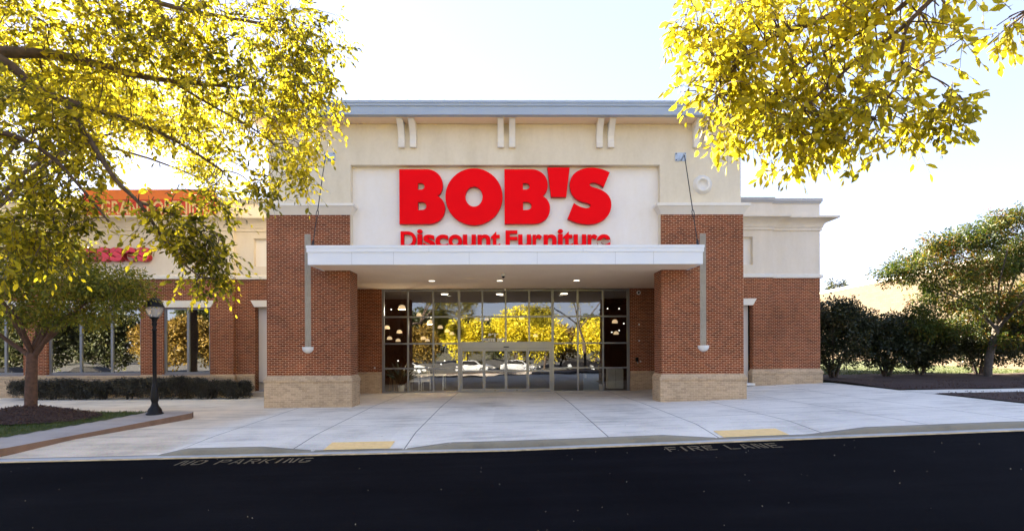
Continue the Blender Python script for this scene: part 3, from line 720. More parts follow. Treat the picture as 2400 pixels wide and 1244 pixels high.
# ------------------------------------------------------------------ lamps, cameras and other fixtures
for sx, lab in ((-1, 'white half bowl wall light under the buff strip of the left brick pier'), (1, 'white half bowl wall light under the buff strip of the right brick pier')):
    s = thing('wall_light', lab, 'wall light', (sx * 7.235, YP, 2.0), 'bowl wall lights on the brick piers')
    pr = [(.0, 0), (.05, .004)] + [(.20 * math.sin(a), .20 - .20 * math.cos(a)) for a in np.linspace(.3, 1.57, 8)] + [(.205, .235), (.17, .235), (.16, .2), (0, .19)]
    MB().lathe(pr, (sx * 7.235, YP - .006, 1.99), 24, 'Z', math.pi, 2 * math.pi).build('bowl', M['white'], s, True)
    MB().box(sx * 7.235 - .2, sx * 7.235 + .2, YP - .02, YP - .002, 2.12, 2.20).build('back_plate', M['white'], s)
dl = thing('downlight', 'lit round downlight in the canopy ceiling, left one of the row', 'ceiling light', (-3.15, 21.7, 5.0), 'downlights in the canopy ceiling')
MB().lathe([(.0, -.004), (.135, -.004)], (-3.15, 21.7, 5.0), 24).build('lens', M['lampon'], dl)
MB().lathe([(.135, -.003), (.135, -.014), (.17, -.012), (.17, .0)], (-3.15, 21.7, 5.0), 24).build('ring', M['white'], dl, True)
for x, lab in ((-.27, 'lit round downlight in the canopy ceiling above the doors, middle of the row'), (2.99, 'lit round downlight in the canopy ceiling, right one of the row')):
    c = copy_tree(dl); c.location = (x, 21.7, 5.0); c['label'] = lab
def dome_cam(x, y, z, lab, r=.075):
    s = thing('security_camera', lab, 'security camera', (x, y, z), 'security cameras')
    MB().lathe([(0, 0), (r, 0), (r, -.10), (r * .85, -.115), (0, -.115)], (x, y, z), 18).build('housing', M['white'], s, True)
    MB().lathe([(r * .8, -.116), (r * .7, -.16), (r * .4, -.185), (0, -.19)], (x, y, z), 18).build('lens_dome', M['iron'], s, True)
dome_cam(-.11, 19.5, 5.0, 'small white dome camera hanging from the canopy ceiling')
dome_cam(-.06, YS - .2, 5.0, 'small grey dome camera at the top of the storefront glass', .05)
hs = thing('alarm_bell', 'round white alarm horn high on the brick beside the storefront', 'alarm', (6.42, YR, 4.79))
MB().lathe([(0, -.05), (.05, -.05), (.055, -.02)], (6.42, YR, 4.79), 20, 'Y').build('horn', M['iron'], hs, True)
MB().lathe([(.055, -.045), (.09, -.05), (.10, -.02), (.10, .0)], (6.42, YR, 4.79), 20, 'Y').build('rim', M['white'], hs, True)
sb = thing('wall_outlet', 'small dark hose tap box low on the right recess brick', 'outlet box', (6.32, YR, 1.5))
MB().bbox(6.25, 6.39, YR - .09, YR, 1.46, 1.66, .02).build('box', M['iron'], sb); MB().tube([(6.33, YR - .05, 1.46), (6.33, YR - .11, 1.40), (6.36, YR - .12, 1.38)], .02, 8).build('spout', M['steel'], sb)
for x, z, lab in ((6.44, 3.25, 'small white sensor on the brick right of the glass, upper'), (6.44, 2.46, 'small white sensor on the brick right of the glass, lower'), (6.5, 1.46, 'tiny white tap handle by the dark wall box'), (-6.36, 1.2, 'small white outlet cover on the left recess brick')):
    o = MB().lathe([(0, -.04), (.03, -.04), (.04, -.015), (.04, 0)], (0, 0, 0), 12, 'Y').build('wall_sensor', M['white'], None, True); o.location = (x, YR, z); tag(o, lab, 'sensor', 'small fittings on the recess brick')

# street lamp
LX, LY = -11.12, 16.3; LZ = Hs(LX, LY) + .15
lamp = thing('street_lamp', 'black cast iron street lamp with a clear globe at the kerb corner', 'street lamp', (LX, LY, LZ))
MB().lathe([(.0, 0), (.24, 0), (.24, .06), (.20, .08), (.19, .16), (.16, .22), (.12, .27), (.095, .34), (.085, .40), (.105, .46), (.11, .55), (.10, .75), (.075, .92), (.06, .97), (.055, 1.02), (.055, 2.65), (.075, 2.66), (.075, 2.70), (.05, 2.72), (.05, 2.80), (.08, 2.86), (.055, 2.92), (.09, 3.02), (.13, 3.05), (.13, 3.09), (0, 3.09)], (LX, LY, LZ), 20).build('post', M['iron'], lamp, True)
MB().lathe([(.13, 3.09), (.19, 3.16), (.235, 3.28), (.25, 3.40), (.25, 3.43)], (LX, LY, LZ), 28).build('globe', M['globe'], lamp, True)
MB().lathe([(.27, 3.40), (.275, 3.43), (.25, 3.46), (.235, 3.52), (.18, 3.62), (.10, 3.69), (.05, 3.71), (.045, 3.74), (.03, 3.76), (.035, 3.79), (.01, 3.84), (0, 3.86)], (LX, LY, LZ), 28).build('cap', M['iron'], lamp, True)
MB().lathe([(0, 3.09), (.04, 3.1), (.04, 3.18), (.055, 3.22), (.055, 3.34), (0, 3.38)], (LX, LY, LZ), 12).build('bulb', M['white'], lamp, True)

# ------------------------------------------------------------------ things inside the store
def chair(x, y, lab):
    s = thing('chair', lab, 'chair', (x, y, 0), 'white chairs inside the store'); w_ = .22
    MB().bbox(x - w_, x + w_, y - .02, y + .42, .43, .47, .02).build('seat', M['white'], s)
    bk = MB(); bk.box(x - w_, x + w_, y - .10, y - .07, .90, 1.02); bk.box(x - w_ + .04, x + w_ - .04, y - .085, y - .06, .52, .57)
    for i in range(6): bk.tube([(x - w_ + .06 + i * .064, y - .075, .55), (x - w_ + .06 + i * .064, y - .085, .92)], .013, 5)
    bk.build('backrest', M['white'], s)
    for sx in (-1, 1):
        MB().tube([(x + sx * w_, y - .04, 0), (x + sx * w_, y - .02, .45), (x + sx * w_, y - .09, 1.0)], .022, 6).build('leg', M['white'], s)
        MB().tube([(x + sx * (w_ - .02), y + .40, 0), (x + sx * (w_ - .03), y + .38, .44)], .022, 6).build('leg', M['white'], s)
chair(-4.67, 26.0, 'white slat back dining chair behind the glass, nearer the left pier')
chair(-4.10, 26.0, 'white slat back dining chair behind the glass, nearer the doors')
def table(x0, x1, y0, y1, h, lab, mat):
    s = thing('table', lab, 'table', ((x0 + x1) / 2, y0, 0)); MB().bbox(x0, x1, y0, y1, h - .04, h, .02).build('tabletop', mat, s)
    for x in (x0 + .06, x1 - .06):
        for y in (y0 + .06, y1 - .06): MB().tube([(x, y, 0), (x, y, h - .04)], .04, 6).build('leg', mat, s)
table(-5.4, -3.2, 26.3, 27.3, .76, 'white dining table behind the two white chairs', M['white'])
def stool(x, y, lab):
    s = thing('stool', lab, 'stool', (x, y, 0), 'wooden stools in the left window'); wm = plain('stool_wood', (.45, .33, .18), .5, .1)
    MB().lathe([(0, .68), (.17, .68), (.17, .72), (0, .72)], (x, y, 0), 16).build('seat', wm, s)
    for a in range(4): MB().tube([(x + .2 * math.cos(a * 1.57 + .7), y + .2 * math.sin(a * 1.57 + .7), 0), (x + .11 * math.cos(a * 1.57 + .7), y + .11 * math.sin(a * 1.57 + .7), .68)], .02, 5).build('leg', wm, s)
stool(-5.75, 25.9, 'wooden stool at the left end of the storefront glass'); stool(-5.45, 26.2, 'wooden stool beside the potted plant behind the glass')
def pot(x, y, r, h, lab, leaves, ht):
    s = thing('potted_plant', lab, 'potted plant', (x, y, 0))
    MB().lathe([(r * .75, 0), (r, h), (r * .9, h), (r * .85, h - .05), (0, h - .05)], (x, y, 0), 20).build('pot', M['white'], s, True)
    P = []
    for i in range(leaves):
        a = random.random() * 6.28; e = random.uniform(.5, 1.3); L = random.uniform(.5, 1) * ht
        P.append(((x, y, h), (x + math.cos(a) * math.cos(e) * L * .5, y + math.sin(a) * math.cos(e) * L * .5, h + math.sin(e) * L * .6), (x + math.cos(a) * math.cos(e) * L, y + math.sin(a) * math.cos(e) * L, h + math.sin(e) * L * .9)))
    mb = MB()
    for p in P: mb.tube(p, [.012, .05, .004], 4)
    mb.build('foliage', M['leafS'], s)
pot(-5.22, 25.45, .17, .30, 'leafy dark plant in a white pot behind the left glass', 40, 1.5)
pot(4.75, 25.5, .15, .32, 'white pot with a small plant behind the right glass', 14, .5)
cb = thing('cabinet', 'white cabinet in the right corner of the storefront', 'cabinet', (5.5, 26, 0)); MB().bbox(5.15, 5.95, 26.0, 26.5, .05, 1.05, .02).build('body', M['white'], cb); MB().box(5.55, 5.56, 25.995, 26.0, .1, 1.0).build('door_gap', M['dark'], cb); MB().box(5.2, 5.9, 26.05, 26.45, 0, .05).build('plinth', M['dark'], cb)
db = thing('display_board', 'pale blue grey display board with a white notice behind the right glass', 'board', (4.2, 25.6, 0)); MB().bbox(3.85, 4.62, 25.6, 25.64, .03, .86, .01).build('panel', plain('blue_board', (.22, .30, .40), .6, .1), db); MB().box(3.9, 4.0, 25.585, 25.6, .62, .8).build('notice', M['white'], db); MB().box(3.85, 4.62, 25.55, 25.75, 0, .03).build('foot', M['grey'], db)
pend = [(942, 720, 25.9, 'large'), (982, 737, 30, ''), (1009, 755, 25.9, 'large'), (907, 767, 28, ''), (936, 777, 29, ''), (1032, 766, 31, ''), (1048, 775, 32, ''), (1059, 781, 34, ''), (992, 792, 31, ''), (1002, 797, 34, ''), (933, 797, 33, ''), (913, 792, 31, ''), (1141, 748, 36, ''), (1255, 786, 34, ''), (1441, 753, 28, ''), (1444, 780, 31, ''), (1222, 745, 36, '')]
for i, (a, b, y, sz) in enumerate(pend):
    p = at(a, b, y); r = .19 if sz else .16
    s = thing('pendant_lamp', 'warm lit dome pendant lamp hanging inside the store behind the glass', 'pendant lamp', p, 'pendant lamps inside the store')
    MB().lathe([(r, -r * .55), (r * .97, -r * .1), (r * .8, r * .35), (r * .45, r * .6), (.02, r * .68)], p, 16).build('shade', M['shade'], s, True)
    if sz:
        ld = bpy.data.lights.new('lamp_light', 'POINT'); ld.energy = 14; ld.color = (1, .84, .62); ld.shadow_soft_size = .1; lo = bpy.data.objects.new('lamp_light', ld); COL.objects.link(lo); lo.parent = s; lo.location = (0, 0, -.2)
    MB().tube([p + Vector((0, 0, r * .6)), (p.x, p.y, 5.18)], .008, 4).build('cord', M['iron'], s)
for i, (a, b, y) in enumerate(((1042, 690, 29), (1171, 690, 29), (1322, 689, 29))):
    p = at(a, b, y)
    o = MB().lathe([(0, 0), (.2, 0), (.2, .03), (0, .03)], (0, 0, 0), 16).build('ceiling_light', M['lampon']); o.location = p; tag(o, 'flat lit ceiling light inside the store behind the top panes', 'ceiling light', 'flat ceiling lights inside the store')
    ld = bpy.data.lights.new('lamp_light', 'POINT'); ld.energy = 1.2; ld.color = (1, .8, .55); ld.shadow_soft_size = .2; lo = bpy.data.objects.new('lamp_light', ld); COL.objects.link(lo); lo.parent = o; lo.location = (0, 0, -.25)
for i, (a, b, y) in enumerate(((917, 725, 30), (1451, 723, 30), (1042, 845, 30), (1034, 853, 30), (933, 845, 31), (1462, 758, 32), (1451, 774, 33), (1434, 778, 33), (1424, 723, 30))):
    p = at(a, b, y); o = MB().lathe([(0, .04), (.03, .03), (.045, 0), (.03, -.03), (0, -.035)], (0, 0, 0), 10).build('spot_lamp', M['spot']); o.location = p; tag(o, 'tiny bright spot lamp in the dark store interior', 'spot lamp', 'spot lamps inside the store')

# ------------------------------------------------------------------ foliage
def leaf_mesh(name, P, D, L, W, mat, parent, droop=None):
    """P: leaf base points, D: direction, L/W: length/width; every leaf two folded faces"""
    n = len(P); D = D / np.linalg.norm(D, axis=1)[:, None]
    rv = rng.normal(size=(n, 3)); Sd = np.cross(D, rv); Sd /= np.linalg.norm(Sd, axis=1)[:, None] + 1e-9
    N = np.cross(Sd, D); L = L[:, None]; W = W[:, None]; fold = .18 * W; cur = N * (rng.uniform(-.15, .15, (n, 1)) * L)
    b = P; t_ = P + D * L + cur
    l1 = P + D * L * .28 + Sd * W * .42 + N * fold; l2 = P + D * L * .62 + Sd * W * .46 + N * fold + cur * .4
    r1 = P + D * L * .28 - Sd * W * .42 + N * fold; r2 = P + D * L * .62 - Sd * W * .46 + N * fold + cur * .4
    V = np.stack([b, l1, l2, t_, r2, r1], 1).reshape(-1, 3)
    base = (np.arange(n) * 6)[:, None]
    Fc = np.concatenate([base + np.array([0, 1, 2, 3]), base + np.array([0, 3, 4, 5])], 1).reshape(-1, 4)
    me = bpy.data.meshes.new(name); me.vertices.add(len(V)); me.vertices.foreach_set('co', V.ravel().astype(np.float32))
    me.loops.add(Fc.size); me.loops.foreach_set('vertex_index', Fc.ravel().astype(np.int32))
    me.polygons.add(len(Fc)); me.polygons.foreach_set('loop_start', np.arange(0, Fc.size, 4, dtype=np.int32))
    try: me.polygons.foreach_set('loop_total', np.full(len(Fc), 4, dtype=np.int32))
    except Exception: pass
    me.update(calc_edges=True); me.validate()
    return link_mesh(name, me, mat, parent)

def blob_points(blobs, gap=0.0):
    """cluster centres in ellipsoids (c, radii, count)"""
    out = []
    for c, r, n in blobs:
        d = rng.normal(size=(n, 3)); d /= np.linalg.norm(d, axis=1)[:, None]; u = rng.random((n, 1)) ** .42
        out.append(np.array(c) + d * u * np.array(r))
    return np.concatenate(out)

def grow(root, limbs, centres, rtip=.006, sag=.12, maxr=.035, bark=None, step=5):
    """limbs: [(points, r0, r1)]; every cluster centre is joined to the nearest wood by a bent twig"""
    mb = MB(); nodes = []; nr = []
    for pts, r0, r1 in limbs:
        pts = [Vector(p) for p in pts]; k = len(pts)
        fine = []
        for i in range(k - 1):
            p0, p1, p2, p3 = pts[max(i - 1, 0)], pts[i], pts[i + 1], pts[min(i + 2, k - 1)]
            for j in range(5):
                t_ = j / 5
                fine.append(.5 * ((2 * p1) + (p2 - p0) * t_ + (2 * p0 - 5 * p1 + 4 * p2 - p3) * t_ ** 2 + (3 * p1 - p0 - 3 * p2 + p3) * t_ ** 3))
        fine.append(pts[-1]); m_ = len(fine)
        rad = [r0 + (r1 - r0) * (i / (m_ - 1)) ** .8 for i in range(m_)]
        mb.tube(fine, rad, 8); nodes += [tuple(p) for p in fine[2:]]; nr += rad[2:]
    N = np.array(nodes); RR = np.array(nr); tips = []
    dd = np.array([np.min(np.linalg.norm(N - c, axis=1)) for c in centres])
    for ci in np.argsort(dd):
        c = centres[ci]; d = np.linalg.norm(N - c, axis=1)
        i = int(np.argmin(d + .25 * (RR < .008))); a = Vector(N[i]); b = Vector(c); L = (b - a).length
        if L < .03: tips.append((c, np.array([0, 0, -1.])))
        r0 = min(max(rtip * 1.2, RR[i] * .6), maxr, rtip + .012 * L)
        side = Vector(rng.normal(size=3)) * .12 * L
        pts = []; m_ = step
        for j in range(m_ + 1):
            t_ = j / m_; p = a.lerp(b, t_) + (side + Vector((0, 0, sag * L))) * (4 * t_ * (1 - t_)) * .5
            pts.append(p)
        rad = [r0 + (rtip - r0) * j / m_ for j in range(m_ + 1)]
        mb.tube(pts, rad, 4, False)
        N = np.vstack([N, [tuple(p) for p in pts[1:]]]); RR = np.concatenate([RR, rad[1:]])
        dv = np.array(pts[-1] - pts[-2]); tips.append((np.array(b), dv / (np.linalg.norm(dv) + 1e-9)))
    mb.build('trunk', bark, root, True)
    return tips

def clothe(root, tips, per, spread, L, W, mat, down=.6, name='crown'):
    C = np.array([t_[0] for t_ in tips]); Dv = np.array([t_[1] for t_ in tips]); n = len(C)
    idx = np.repeat(np.arange(n), per); m_ = len(idx)
    d = rng.normal(size=(m_, 3)); d /= np.linalg.norm(d, axis=1)[:, None]
    P = C[idx] + d * (rng.random((m_, 1)) ** .6) * spread
    D = d * .8 + Dv[idx] * .5 + rng.normal(size=(m_, 3)) * .35 + np.array([0, 0, -down])
    Ls = L * rng.uniform(.6, 1.25, m_); Ws = Ls * W * rng.uniform(.8, 1.2, m_)
    return leaf_mesh(name, P, D, Ls, Ws, mat, root)

def clothe_sprays(root, tips, sprays, nleaf, slen, L, W, mat, bark, down=.4, rad=.0022):
    """leaves in two rows along short curved twiglets that spring from every twig end"""
    mb = MB(); Pb, Db, Lb = [], [], []
    for c, dv in tips:
        for k in range(sprays):
            o_ = np.array(c) + rng.normal(size=3) * slen * .12
            d = dv * .55 + rng.normal(size=3) * .62 + np.array([0, 0, -down * .6]); d /= np.linalg.norm(d)
            ln = slen * rng.uniform(.6, 1.25); bend = rng.normal(size=3) * .18 + np.array([0, 0, -down * .5])
            side = np.cross(d, np.array([0, 0, 1.]) + rng.normal(size=3) * .5); side /= np.linalg.norm(side) + 1e-9
            pt = lambda t_: o_ + d * ln * t_ + bend * ln * t_ * t_
            mb.tube([pt(0), pt(.5), pt(1)], [rad * 1.4, rad, rad * .5], 3, False)
            n = max(3, int(nleaf * rng.uniform(.7, 1.3)))
            for j in range(n):
                t_ = .12 + .9 * j / n; sg = 1 if j % 2 else -1; tan = d + bend * 2 * t_
                Pb.append(pt(min(t_, 1)))
                Db.append(tan * (.55 if j < n - 1 else 1.2) + side * sg * (.8 if j < n - 1 else 0) + rng.normal(size=3) * .28 + np.array([0, 0, -down * rng.uniform(.2, 1.0)]))
                Lb.append(L * rng.uniform(.6, 1.2) * (1.1 - .35 * abs(t_ - .5)))
    mb.build('twigs', bark, root)
    P_ = np.array(Pb); Ls = np.array(Lb)
    return leaf_mesh('crown', P_, np.array(Db), Ls, Ls * W * rng.uniform(.85, 1.2, len(Ls)), mat, root)

def pxblob(px, py, Y, rx, ry, n, dz=1.0):
    k = Y / F_PX; return (at(px, py, Y), (rx * k, dz, ry * k), n)

# left overhanging tree
tl = thing('yellow_tree', 'yellow green tree whose branches hang into the left of the view, trunk outside', 'tree', (-12.2, 2.0, Rs(-12.2, 2.0)))
P = lambda a, b, y: at(a, b, y)
tb = (-12.2, 2.0, Rs(-12.2, 2.0) - .1)
limbsL = [([tb, (-12.1, 2.05, 1.2), (-11.8, 2.3, 2.5), (-11.0, 3.0, 3.7)], .23, .15), ([(-11.0, 3.0, 3.7), (-9.6, 3.4, 4.1), (-7.8, 3.6, 4.3)], .13, .10),
          ([(-7.8, 3.6, 4.3), P(-250, 110, 5.4), P(0, 122, 6.1), P(150, 132, 6.6), P(300, 172, 6.9), P(400, 190, 7.1), P(560, 205, 7.3)], .10, .018),
          ([(-7.8, 3.6, 4.3), P(-240, 60, 5.2), P(0, 140, 5.9), P(90, 210, 6.2), P(205, 252, 6.5), P(310, 285, 6.8), P(420, 335, 7.0), P(520, 400, 7.1)], .085, .014),
          ([(-9.6, 3.4, 4.05), P(-200, 300, 5.2), P(0, 310, 5.7), P(110, 360, 6.0), P(190, 440, 6.2), P(255, 520, 6.3)], .05, .010),
          ([P(150, 235, 6.4), P(215, 335, 6.3), P(270, 420, 6.3), P(325, 475, 6.4), P(370, 540, 6.5), P(410, 600, 6.6), P(470, 650, 6.6)], .035, .010),
          ([P(322, 472, 6.4), P(400, 500, 6.6), P(470, 525, 6.8), P(530, 560, 6.9)], .022, .007),
          ([P(400, 190, 7.1), P(500, 250, 7.2), P(590, 300, 7.2), P(650, 345, 7.3)], .02, .007),
          ([(-7.8, 3.6, 4.3), P(-150, -160, 5.6), P(150, -60, 6.6), P(420, 20, 7.2), P(640, 60, 7.6)], .085, .016),
          ([(-7.8, 3.6, 4.3), (-7.0, 4.2, 6.2), (-5.6, 7.0, 8.2), (-4.4, 9.5, 9.0)], .09, .02),
          ([(-11.0, 3.0, 3.7), (-10.6, 3.2, 5.5), (-10.2, 3.8, 7.6)], .08, .02), ([(-11.0, 3.0, 3.7), (-12.6, 1.4, 5.8), (-13, .6, 7.6)], .08, .02)]
blL = [pxblob(130, 50, 6.5, 270, 110, 120), pxblob(430, 60, 7, 250, 110, 120), pxblob(660, 50, 7.4, 120, 70, 38), pxblob(715, 110, 7.6, 85, 75, 40, .7), pxblob(600, 190, 7.3, 170, 75, 85, .8), pxblob(330, 180, 6.9, 230, 90, 95),
       pxblob(80, 300, 6.2, 150, 140, 95), pxblob(720, 240, 7.5, 70, 60, 30, .6), pxblob(640, 300, 7.3, 110, 60, 30, .6), pxblob(690, 380, 7.2, 50, 50, 18, .5), pxblob(540, 330, 7.1, 100, 80, 20, .6), pxblob(650, 420, 7.2, 40, 25, 6, .3),
       pxblob(490, 450, 6.9, 70, 50, 12, .5), pxblob(430, 540, 6.7, 95, 45, 34, .5), pxblob(490, 590, 6.8, 60, 45, 26, .4), pxblob(480, 655, 6.7, 40, 25, 9, .3), pxblob(600, 440, 7.1, 40, 30, 6, .3),
       pxblob(50, 470, 6.0, 120, 90, 44), pxblob(190, 450, 6.3, 120, 40, 9, .6), pxblob(330, 470, 6.4, 60, 30, 6, .4), pxblob(80, 555, 6.1, 95, 45, 30, .6), pxblob(25, 620, 5.6, 45, 40, 10, .4), pxblob(205, 300, 6.4, 90, 70, 18, .5), pxblob(370, 290, 6.8, 110, 35, 14, .4),
       ((-6.5, 6.5, 7.6), (2.6, 3.0, 1.6), 110), ((-4.6, 9.6, 8.9), (2.0, 2.2, 1.3), 60), ((-9.8, 3.4, 7.2), (2.2, 2.6, 2.0), 70), ((-12.6, 1.0, 7.2), (2.4, 2.4, 1.8), 60)]
tips = grow(tl, limbsL, blob_points(blL), .0045, .14, .022, M['bark'])
clothe_sprays(tl, tips, 3, 7.5, .36, .090, .46, M['leafL'], M['bark'], .55)
# right overhanging tree
trr = thing('yellow_tree', 'bright yellow tree whose branches hang into the upper right of the view', 'tree', (7.6, .8, Rs(7.6, .8)))
limbsR = [([(7.6, .8, Rs(7.6, .8) - .1), (7.55, .9, 1.4), (7.3, 1.2, 2.8), (6.7, 1.9, 4.2)], .19, .12),
          ([(6.7, 1.9, 4.2), P(2700, -250, 3.6), P(2300, -120, 4.4), P(2050, -10, 4.8), P(1930, 45, 5.0), P(1830, 80, 5.1), P(1740, 140, 5.2), P(1680, 220, 5.2)], .07, .010),
          ([P(2250, -100, 4.5), P(2080, 40, 4.7), P(1950, 110, 4.9), P(1860, 180, 5.0), P(1780, 260, 5.1)], .028, .007),
          ([P(2300, -120, 4.4), P(2120, 60, 4.6), P(2000, 150, 4.8), P(1900, 240, 4.9), P(1830, 320, 5.0)], .026, .007),
          ([P(2350, -140, 4.3), P(2150, 30, 4.5), P(2115, 110, 4.6), P(2110, 180, 4.7), P(2060, 260, 4.8), P(2010, 340, 4.9)], .022, .006),
          ([P(2112, 150, 4.7), P(2160, 170, 4.7), P(2220, 200, 4.7), P(2260, 240, 4.7)], .010, .005),
          ([P(2650, -230, 3.6), P(2550, -80, 4.0), P(2430, 10, 4.3), P(2360, 70, 4.4)], .02, .005),
          ([(6.7, 1.9, 4.2), (6.2, 3.0, 6.2), (5.2, 4.6, 7.6)], .08, .02), ([(6.9, 1.6, 3.8), (8.4, 2.2, 5.8), (9.2, 3.2, 7.4)], .08, .02), ([(6.9, 1.6, 3.8), (7.2, .2, 5.8), (6.8, -1.4, 7.2)], .07, .02)]
blR = [pxblob(1690, 40, 5.2, 135, 80, 62, .6), pxblob(1880, 40, 5.0, 180, 85, 72, .7), pxblob(2080, 20, 4.7, 170, 75, 56, .6), pxblob(1680, 165, 5.2, 85, 85, 44, .5), pxblob(1820, 185, 5.1, 150, 85, 72, .6), pxblob(1980, 150, 4.8, 140, 90, 44, .6),
       pxblob(1740, 270, 5.1, 85, 60, 38, .5), pxblob(1860, 305, 5.0, 120, 60, 48, .5), pxblob(1990, 300, 4.9, 95, 60, 30, .5), pxblob(2130, 280, 4.8, 110, 50, 20, .4), pxblob(2220, 260, 4.7, 60, 55, 16, .4), pxblob(2180, 90, 4.6, 60, 60, 12, .4), pxblob(2080, 210, 4.8, 80, 50, 10, .4), pxblob(1880, 365, 5.0, 40, 20, 6, .3), pxblob(2370, 60, 4.4, 45, 45, 9, .3),
       ((5.6, 4.4, 7.4), (2.4, 2.0, 1.4), 70), ((8.8, 3.0, 7.2), (2.2, 2.2, 1.6), 60), ((6.9, -.6, 7.0), (2.2, 2.2, 1.6), 60), pxblob(1850, -120, 5.2, 260, 90, 60)]
tips = grow(trr, limbsR, blob_points(blR), .0042, .10, .018, M['bark'])
clothe_sprays(trr, tips, 2, 6.5, .25, .098, .46, M['leafR'], M['bark'], .6)

# ornamental trees
def ornament(name, label, x, y, zb, h, fork, rx, mat, bark, nb, per, spread, L, r=.17, lean=(0, 0), seed=1, blobs=None, W=.3):
    t_ = thing(name, label, 'tree', (x, y, zb)); rs = random.Random(seed)
    top = Vector((x + lean[0], y + lean[1], zb + fork)); lim = [([(x, y, zb - .1), (x + lean[0] * .15, y, zb + fork * .35), (x + lean[0] * .6, y + lean[1] * .5, zb + fork * .7), top], r, r * .8)]
    cs = []
    nl = 9
    for i in range(nl):
        a = i * 2.4 + rs.uniform(-.3, .3); el = rs.uniform(.35, .9) if i < 6 else rs.uniform(.9, 1.3); Ln = rs.uniform(.75, 1.0)
        e = Vector((x + lean[0] + math.cos(a) * rx * Ln * math.cos(el) * 1.1, y + lean[1] + math.sin(a) * rx * Ln * math.cos(el), zb + fork + (h - fork) * math.sin(el) * Ln * .95))
        s0 = top - Vector((0, 0, rs.uniform(0, .35) * (1 if i < 6 else 0)))
        mid = s0.lerp(e, .45) + Vector((rs.uniform(-.2, .2), rs.uniform(-.2, .2), .10 * (h - fork) - .1)); lim.append(([s0, s0.lerp(mid, .5) + Vector((0, 0, .05)), mid, e], r * .5, r * .12)); cs.append(e)
    bl = blobs or [(tuple(e), (rx * .36, rx * .36, (h - fork) * .2), nb) for e in cs]
    tp = grow(t_, lim, blob_points(bl), .004, .12, .03, bark)
    clothe(t_, tp, per, spread, L, W, mat, .35); return t_
zi = Hs(-14.7, 16.0) + .42
blt = []
for (a, b, rx_, ry_, n, yy) in ((60, 590, 130, 60, 60, 16), (160, 612, 75, 40, 34, 16), (250, 668, 80, 38, 45, 16), (290, 690, 55, 50, 36, 15.8), (60, 680, 150, 60, 80, 16), (180, 690, 90, 55, 50, 15.6), (-90, 640, 110, 100, 60, 16), (110, 740, 70, 25, 18, 15.5), (230, 745, 70, 22, 14, 16), (20, 745, 60, 30, 16, 16), (90, 545, 70, 30, 14, 16.3)):
    blt.append(pxblob(a, b, yy, rx_, ry_, n, 1.3))
ornament('ornamental_tree', 'small green tree with spreading limbs in the mulch mound beside the street lamp', -14.72, 16.0, zi, 5.6, 1.75, 3.6, M['leafG'], M['barkred'], 40, 62, .36, .11, .17, (0.05, 0), 3, blt, .36)
zrt = Hs(24.2, 25.5)
brt = []
for (a, b, rx_, ry_, n) in ((2360, 520, 60, 30, 26), (2290, 560, 70, 35, 32), (2200, 585, 60, 35, 28), (2130, 630, 60, 35, 24), (2210, 650, 90, 40, 34), (2320, 630, 110, 50, 50), (2400, 590, 80, 60, 50), (2260, 710, 90, 40, 26), (2360, 720, 90, 50, 40), (2170, 720, 60, 40, 20), (2160, 770, 70, 25, 20), (2240, 770, 80, 20, 14), (2450, 690, 90, 90, 60), (2330, 795, 40, 20, 8), (2090, 640, 30, 20, 8)):
    brt.append(pxblob(a, b, 25.5, rx_ * .72, ry_ * .95, int(n * 1.25), 1.4))
ornament('ornamental_tree', 'green and rust tree with a pale bent trunk in front of the sunlit tan wall', 24.2, 25.5, zrt, 8.2, 2.7, 4.8, M['leafM'], M['barkgrey'], 40, 95, .40, .16, .19, (.5, 0), 5, brt, .32)

# shrubs
def shrub(name, label, x, y, z, rx, ry, h, mat, n, per, spread, L, group, stems=5, leggy=.25, W=.5):
    s = thing(name, label, 'shrub', (x, y, z), group); lim = []
    for i in range(stems):
        a = i * 6.28 / stems + rng.uniform(0, .6); lim.append(([(x + .08 * math.cos(a), y + .08 * math.sin(a), z - .05), (x + .25 * rx * math.cos(a), y + .25 * ry * math.sin(a), z + h * .3), (x + .55 * rx * math.cos(a), y + .55 * ry * math.sin(a), z + h * .65)], .03 + .012 * h, .015))
    bl = [((x, y, z + h * (.5 + leggy / 2)), (rx, ry, h * (.5 - leggy / 2)), n)]
    for i in range(5):
        a = i * 1.256 + rng.uniform(0, 1); bl.append(((x + .6 * rx * math.cos(a), y + .6 * ry * math.sin(a), z + h * rng.uniform(.6, .85)), (rx * .45, ry * .45, h * .22), n // 5))
    tp = grow(s, lim, blob_points(bl), .004, .1, .02, M['bark'], 3); clothe(s, tp, per, spread, L, W, mat, .1, 'foliage'); return s
big = [(16.7, 26.0, 2.0, 1.7, 4.05, 'dark evergreen shrub with reddish tips growing against the right brick corner'), (19.9, 26.6, 1.8, 1.6, 3.5, 'dark evergreen shrub in the mulch bed left of the pale tree trunk'), (22.3, 27.4, 1.7, 1.5, 3.2, 'dark evergreen shrub half hidden by the low green branches'), (25.7, 27.6, 1.8, 1.6, 3.3, 'dark evergreen shrub just right of the pale tree trunk'), (28.6, 27.2, 1.8, 1.6, 3.5, 'dark evergreen shrub at the far right edge of the bed')]
for x, y, rx_, ry_, h, lab in big: shrub('evergreen_shrub', lab, x, y, Hs(x, 24), rx_, ry_, h, M['leafS'], 300, 42, .30, .13, 'large dark shrubs along the right bed', 6, .12)
hl = ['low dark shrub of the hedge, nearest the cream side door', 'low dark hedge shrub under the right half of the two pane window', 'low dark hedge shrub under the left edge of the two pane window', 'low dark hedge shrub directly behind the street lamp', 'low dark hedge shrub just left of the street lamp, under the three pane window', 'low dark hedge shrub under the middle of the three pane window', 'grey green hedge shrub just right of the small tree trunk', 'grey green hedge shrub just left of the small tree trunk', 'grey green hedge shrub at the left edge of the photo']
